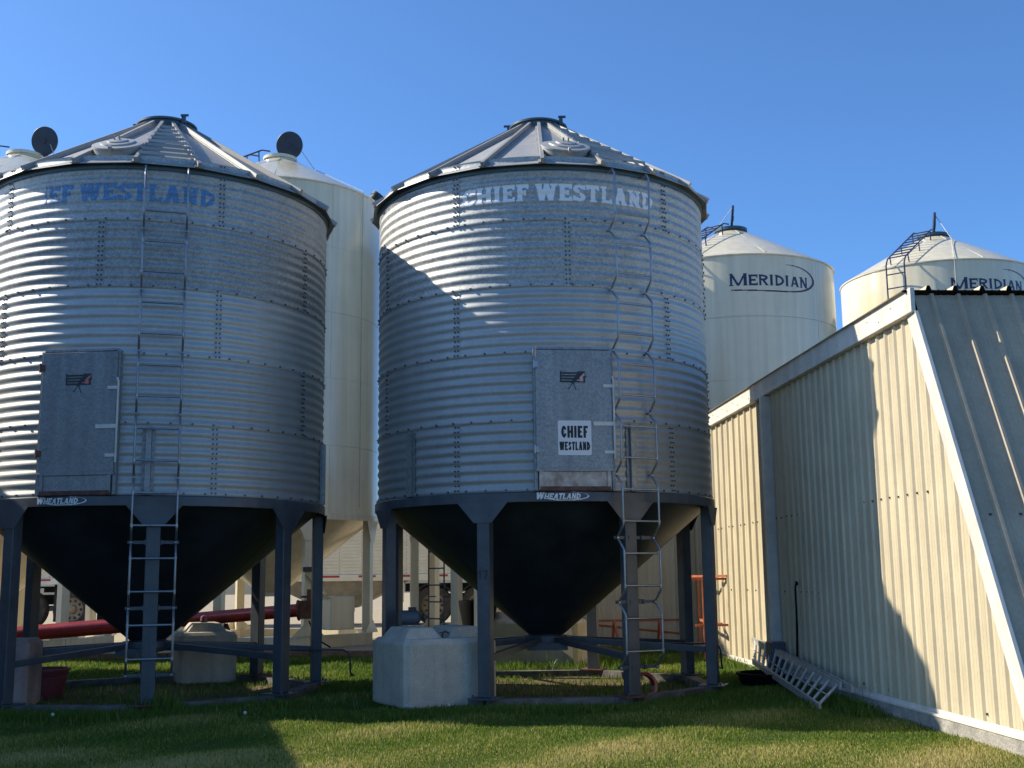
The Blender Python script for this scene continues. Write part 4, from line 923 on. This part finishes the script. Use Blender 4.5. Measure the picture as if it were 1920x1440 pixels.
# ------------------------------------------------------------------ trailer and tractor in the yard
def wheel(parent, x, y, z, r, w=.28, name='wheel', rim='chrome'):
    b = MB(); T = Matrix.Translation((x, y, z)) @ Matrix.Rotation(R(90), 4, 'X'); b.T = T
    b.lathe([(r*.60, -w/2), (r*.92, -w/2), (r*.985, -w*.36), (r, -w*.2), (r, w*.2), (r*.985, w*.36), (r*.92, w/2), (r*.60, w/2)], 48)
    ty = b.build(name, 'tyre', parent, smooth=True, auto=40)
    b = MB(); b.T = T; b.lathe([(r*.60, -w/2), (r*.61, w*.44), (r*.56, w*.46), (r*.52, w*.25), (r*.36, w*.20), (r*.22, w*.22), (r*.20, w*.48), (r*.12, w*.55), (.001, w*.56)], 40)
    rm = b.build('rim', rim, ty, smooth=True, auto=35)
    rm.data.materials.append(M['chassis'])
    h = MB(); h.T = T
    for q in range(10):
        a = q*R(36); h.tube([(r*.44*math.cos(a), r*.44*math.sin(a), w*.15), (r*.44*math.cos(a), r*.44*math.sin(a), w*.255)], r*.075, 10)
    bmx = bmesh.new(); bmx.from_mesh(rm.data); n0 = len(bmx.faces); tmp = bpy.data.meshes.new('tmp'); tmp.from_pydata(h.v, [], h.f); bmx.from_mesh(tmp)
    bmx.faces.ensure_lookup_table()
    for fc in bmx.faces[n0:]: fc.material_index = 1
    bmx.to_mesh(rm.data); bmx.free(); bpy.data.meshes.remove(tmp)
    return ty
def trailer():
    root = thing('grain_trailer', 'cream hopper-bottom grain trailer with red and white reflective tape', 'trailer', (-6, 32, .2))
    x0, x1 = -8.0, 6.3
    b = MB(); z0, z1 = 1.36, 3.35
    rows = 22
    prof = []
    for i in range(rows):
        za = z0+(z1-z0)*i/rows; zb_ = z0+(z1-z0)*(i+1)/rows; prof += [(0, za), (-.012, za+.012), (-.012, zb_-.012)]
    prof.append((0, z1)); k = len(prof)
    b.add([(x0, y, z) for y, z in prof]+[(x1, y, z) for y, z in prof], [(i, i+k, i+k+1, i+1) for i in range(k-1)])
    b.add([(x0,0,z0),(x0,2.5,z0),(x0,2.5,z1),(x0,0,z1)], [(3,2,1,0)]); b.add([(x1,0,z0),(x1,2.5,z0),(x1,2.5,z1),(x1,0,z1)], [(0,1,2,3)]); b.add([(x0,2.5,z0),(x1,2.5,z0),(x1,2.5,z1),(x0,2.5,z1)], [(3,2,1,0)]); b.add([(x0,0,z1),(x1,0,z1),(x1,2.5,z1),(x0,2.5,z1)], [(0,1,2,3)])
    b.mi = 1
    n = int((x1-x0)/.6)
    for i in range(n):
        for j in range(rows): b.box((x0+.3+i*.6, -.016, z0+(z1-z0)*(j+.5)/rows), (.02, .012, .03))
    b.build('body', ['trailer', 'trailer_dk'], root)
    b = MB(); b.box(((x0+x1)/2, -.02, 1.27), (x1-x0, .07, .15)); b.build('side_rail', 'trailer', root)
    for i in range(15):
        b = MB(); b.box((x0+.35+i*.97, -.059, 1.315), (.46, .006, .055)); b.build('reflective_tape', 'tape_red', root)
    b = MB(); b.box(((x0+x1)/2, 1.25, 1.28), (x1-x0, 2.4, .12)); b.build('floor_frame', 'trailer_dk', root)
    for cx in (-3.9, 1.15):
        b = MB(); b.add([(cx-1.9,.1,1.2),(cx+1.9,.1,1.2),(cx+1.9,2.4,1.2),(cx-1.9,2.4,1.2),(cx-.45,.5,.46),(cx+.45,.5,.46),(cx+.45,2.,.46),(cx-.45,2.,.46)], [(0,1,5,4)[::1],(1,2,6,5),(2,3,7,6),(3,0,4,7),(4,5,6,7)]); b.box((cx,.5,.42),(1.0,.1,.08)); b.build('hopper', 'trailer_dk', root)
    b = MB(); b.box((3.0, .08, .92), (.05, .03, .6)); b.box((2.75, .1, .98), (.5, .06, .5)); b.build('mud_flap', 'white', root)
    b = MB(); b.box((4.4, 1.25, 1.0), (2.8, 1.0, .22)); b.box((4.5, .35, .72), (.5, .3, .25)); b.tube([(3.82,.2,.53),(3.82,2.3,.53)], .07, 10); b.tube([(5.06,.2,.53),(5.06,2.3,.53)], .07, 10); b.build('suspension', 'chassis', root)
    b = MB(); b.bar((-6.4, .3, 1.2), (-6.4, .3, .2), .1, .1); b.box((-6.4, .3, .1), (.3, .3, .04)); b.build('landing_leg', 'chassis', root)
    for x in (3.82, 5.06): wheel(root, x, .16, .525, .525)
    for x in (3.82, 5.06):
        b = MB(); n = 14; vs = []
        for i in range(n+1):
            t = math.pi*(.06+.88*i/n)
            for y in (-.02, .33):
                for rr in (.575, .60): vs.append((x+rr*math.cos(t), y, .525+rr*math.sin(t)))
        fs = []
        for i in range(n): a = i*4; fs += [(a+1,a+5,a+7,a+3),(a,a+2,a+6,a+4),(a,a+4,a+5,a+1),(a+2,a+3,a+7,a+6)]
        b.add(vs, fs); b.build('mudguard', 'chassis', root)
    t = thing('truck_tractor', 'dark highway truck coupled to the grain trailer, its drive wheels showing at left', 'truck', (-12.5, 32, .2))
    for x in (-.58, .62): wheel(t, x, .16, .525, .525)
    for x in (-4.6,): wheel(t, x, .16, .525, .525)
    b = MB(); b.box((-2.2, .75, .78), (7.2, .09, .26)); b.box((-2.2, 1.75, .78), (7.2, .09, .26)); b.box((.0, 1.25, 1.05), (.9, .9, .14)); b.tube([(-.58,.2,.53),(-.58,2.3,.53)], .08, 10); b.tube([(.62,.2,.53),(.62,2.3,.53)], .08, 10); b.build('frame', 'chassis', t)
    b = MB(); b.box((.05, .2, 1.12), (2.7, .5, .05)); b.box((1.35, .2, .62), (.03, .5, .75)); b.build('fender', 'rubber', t)
    b = MB(); b.prism([(-4.2,1.0),(-2.0,1.0),(-2.0,3.3),(-3.7,3.3),(-4.2,2.3)], .1, 2.4); b.prism([(-6.1,.8),(-4.2,.8),(-4.2,2.0),(-6.1,1.8)], .3, 2.2); bevel(b.build('cab', 'white', t), .08, 3)
trailer()
grass()
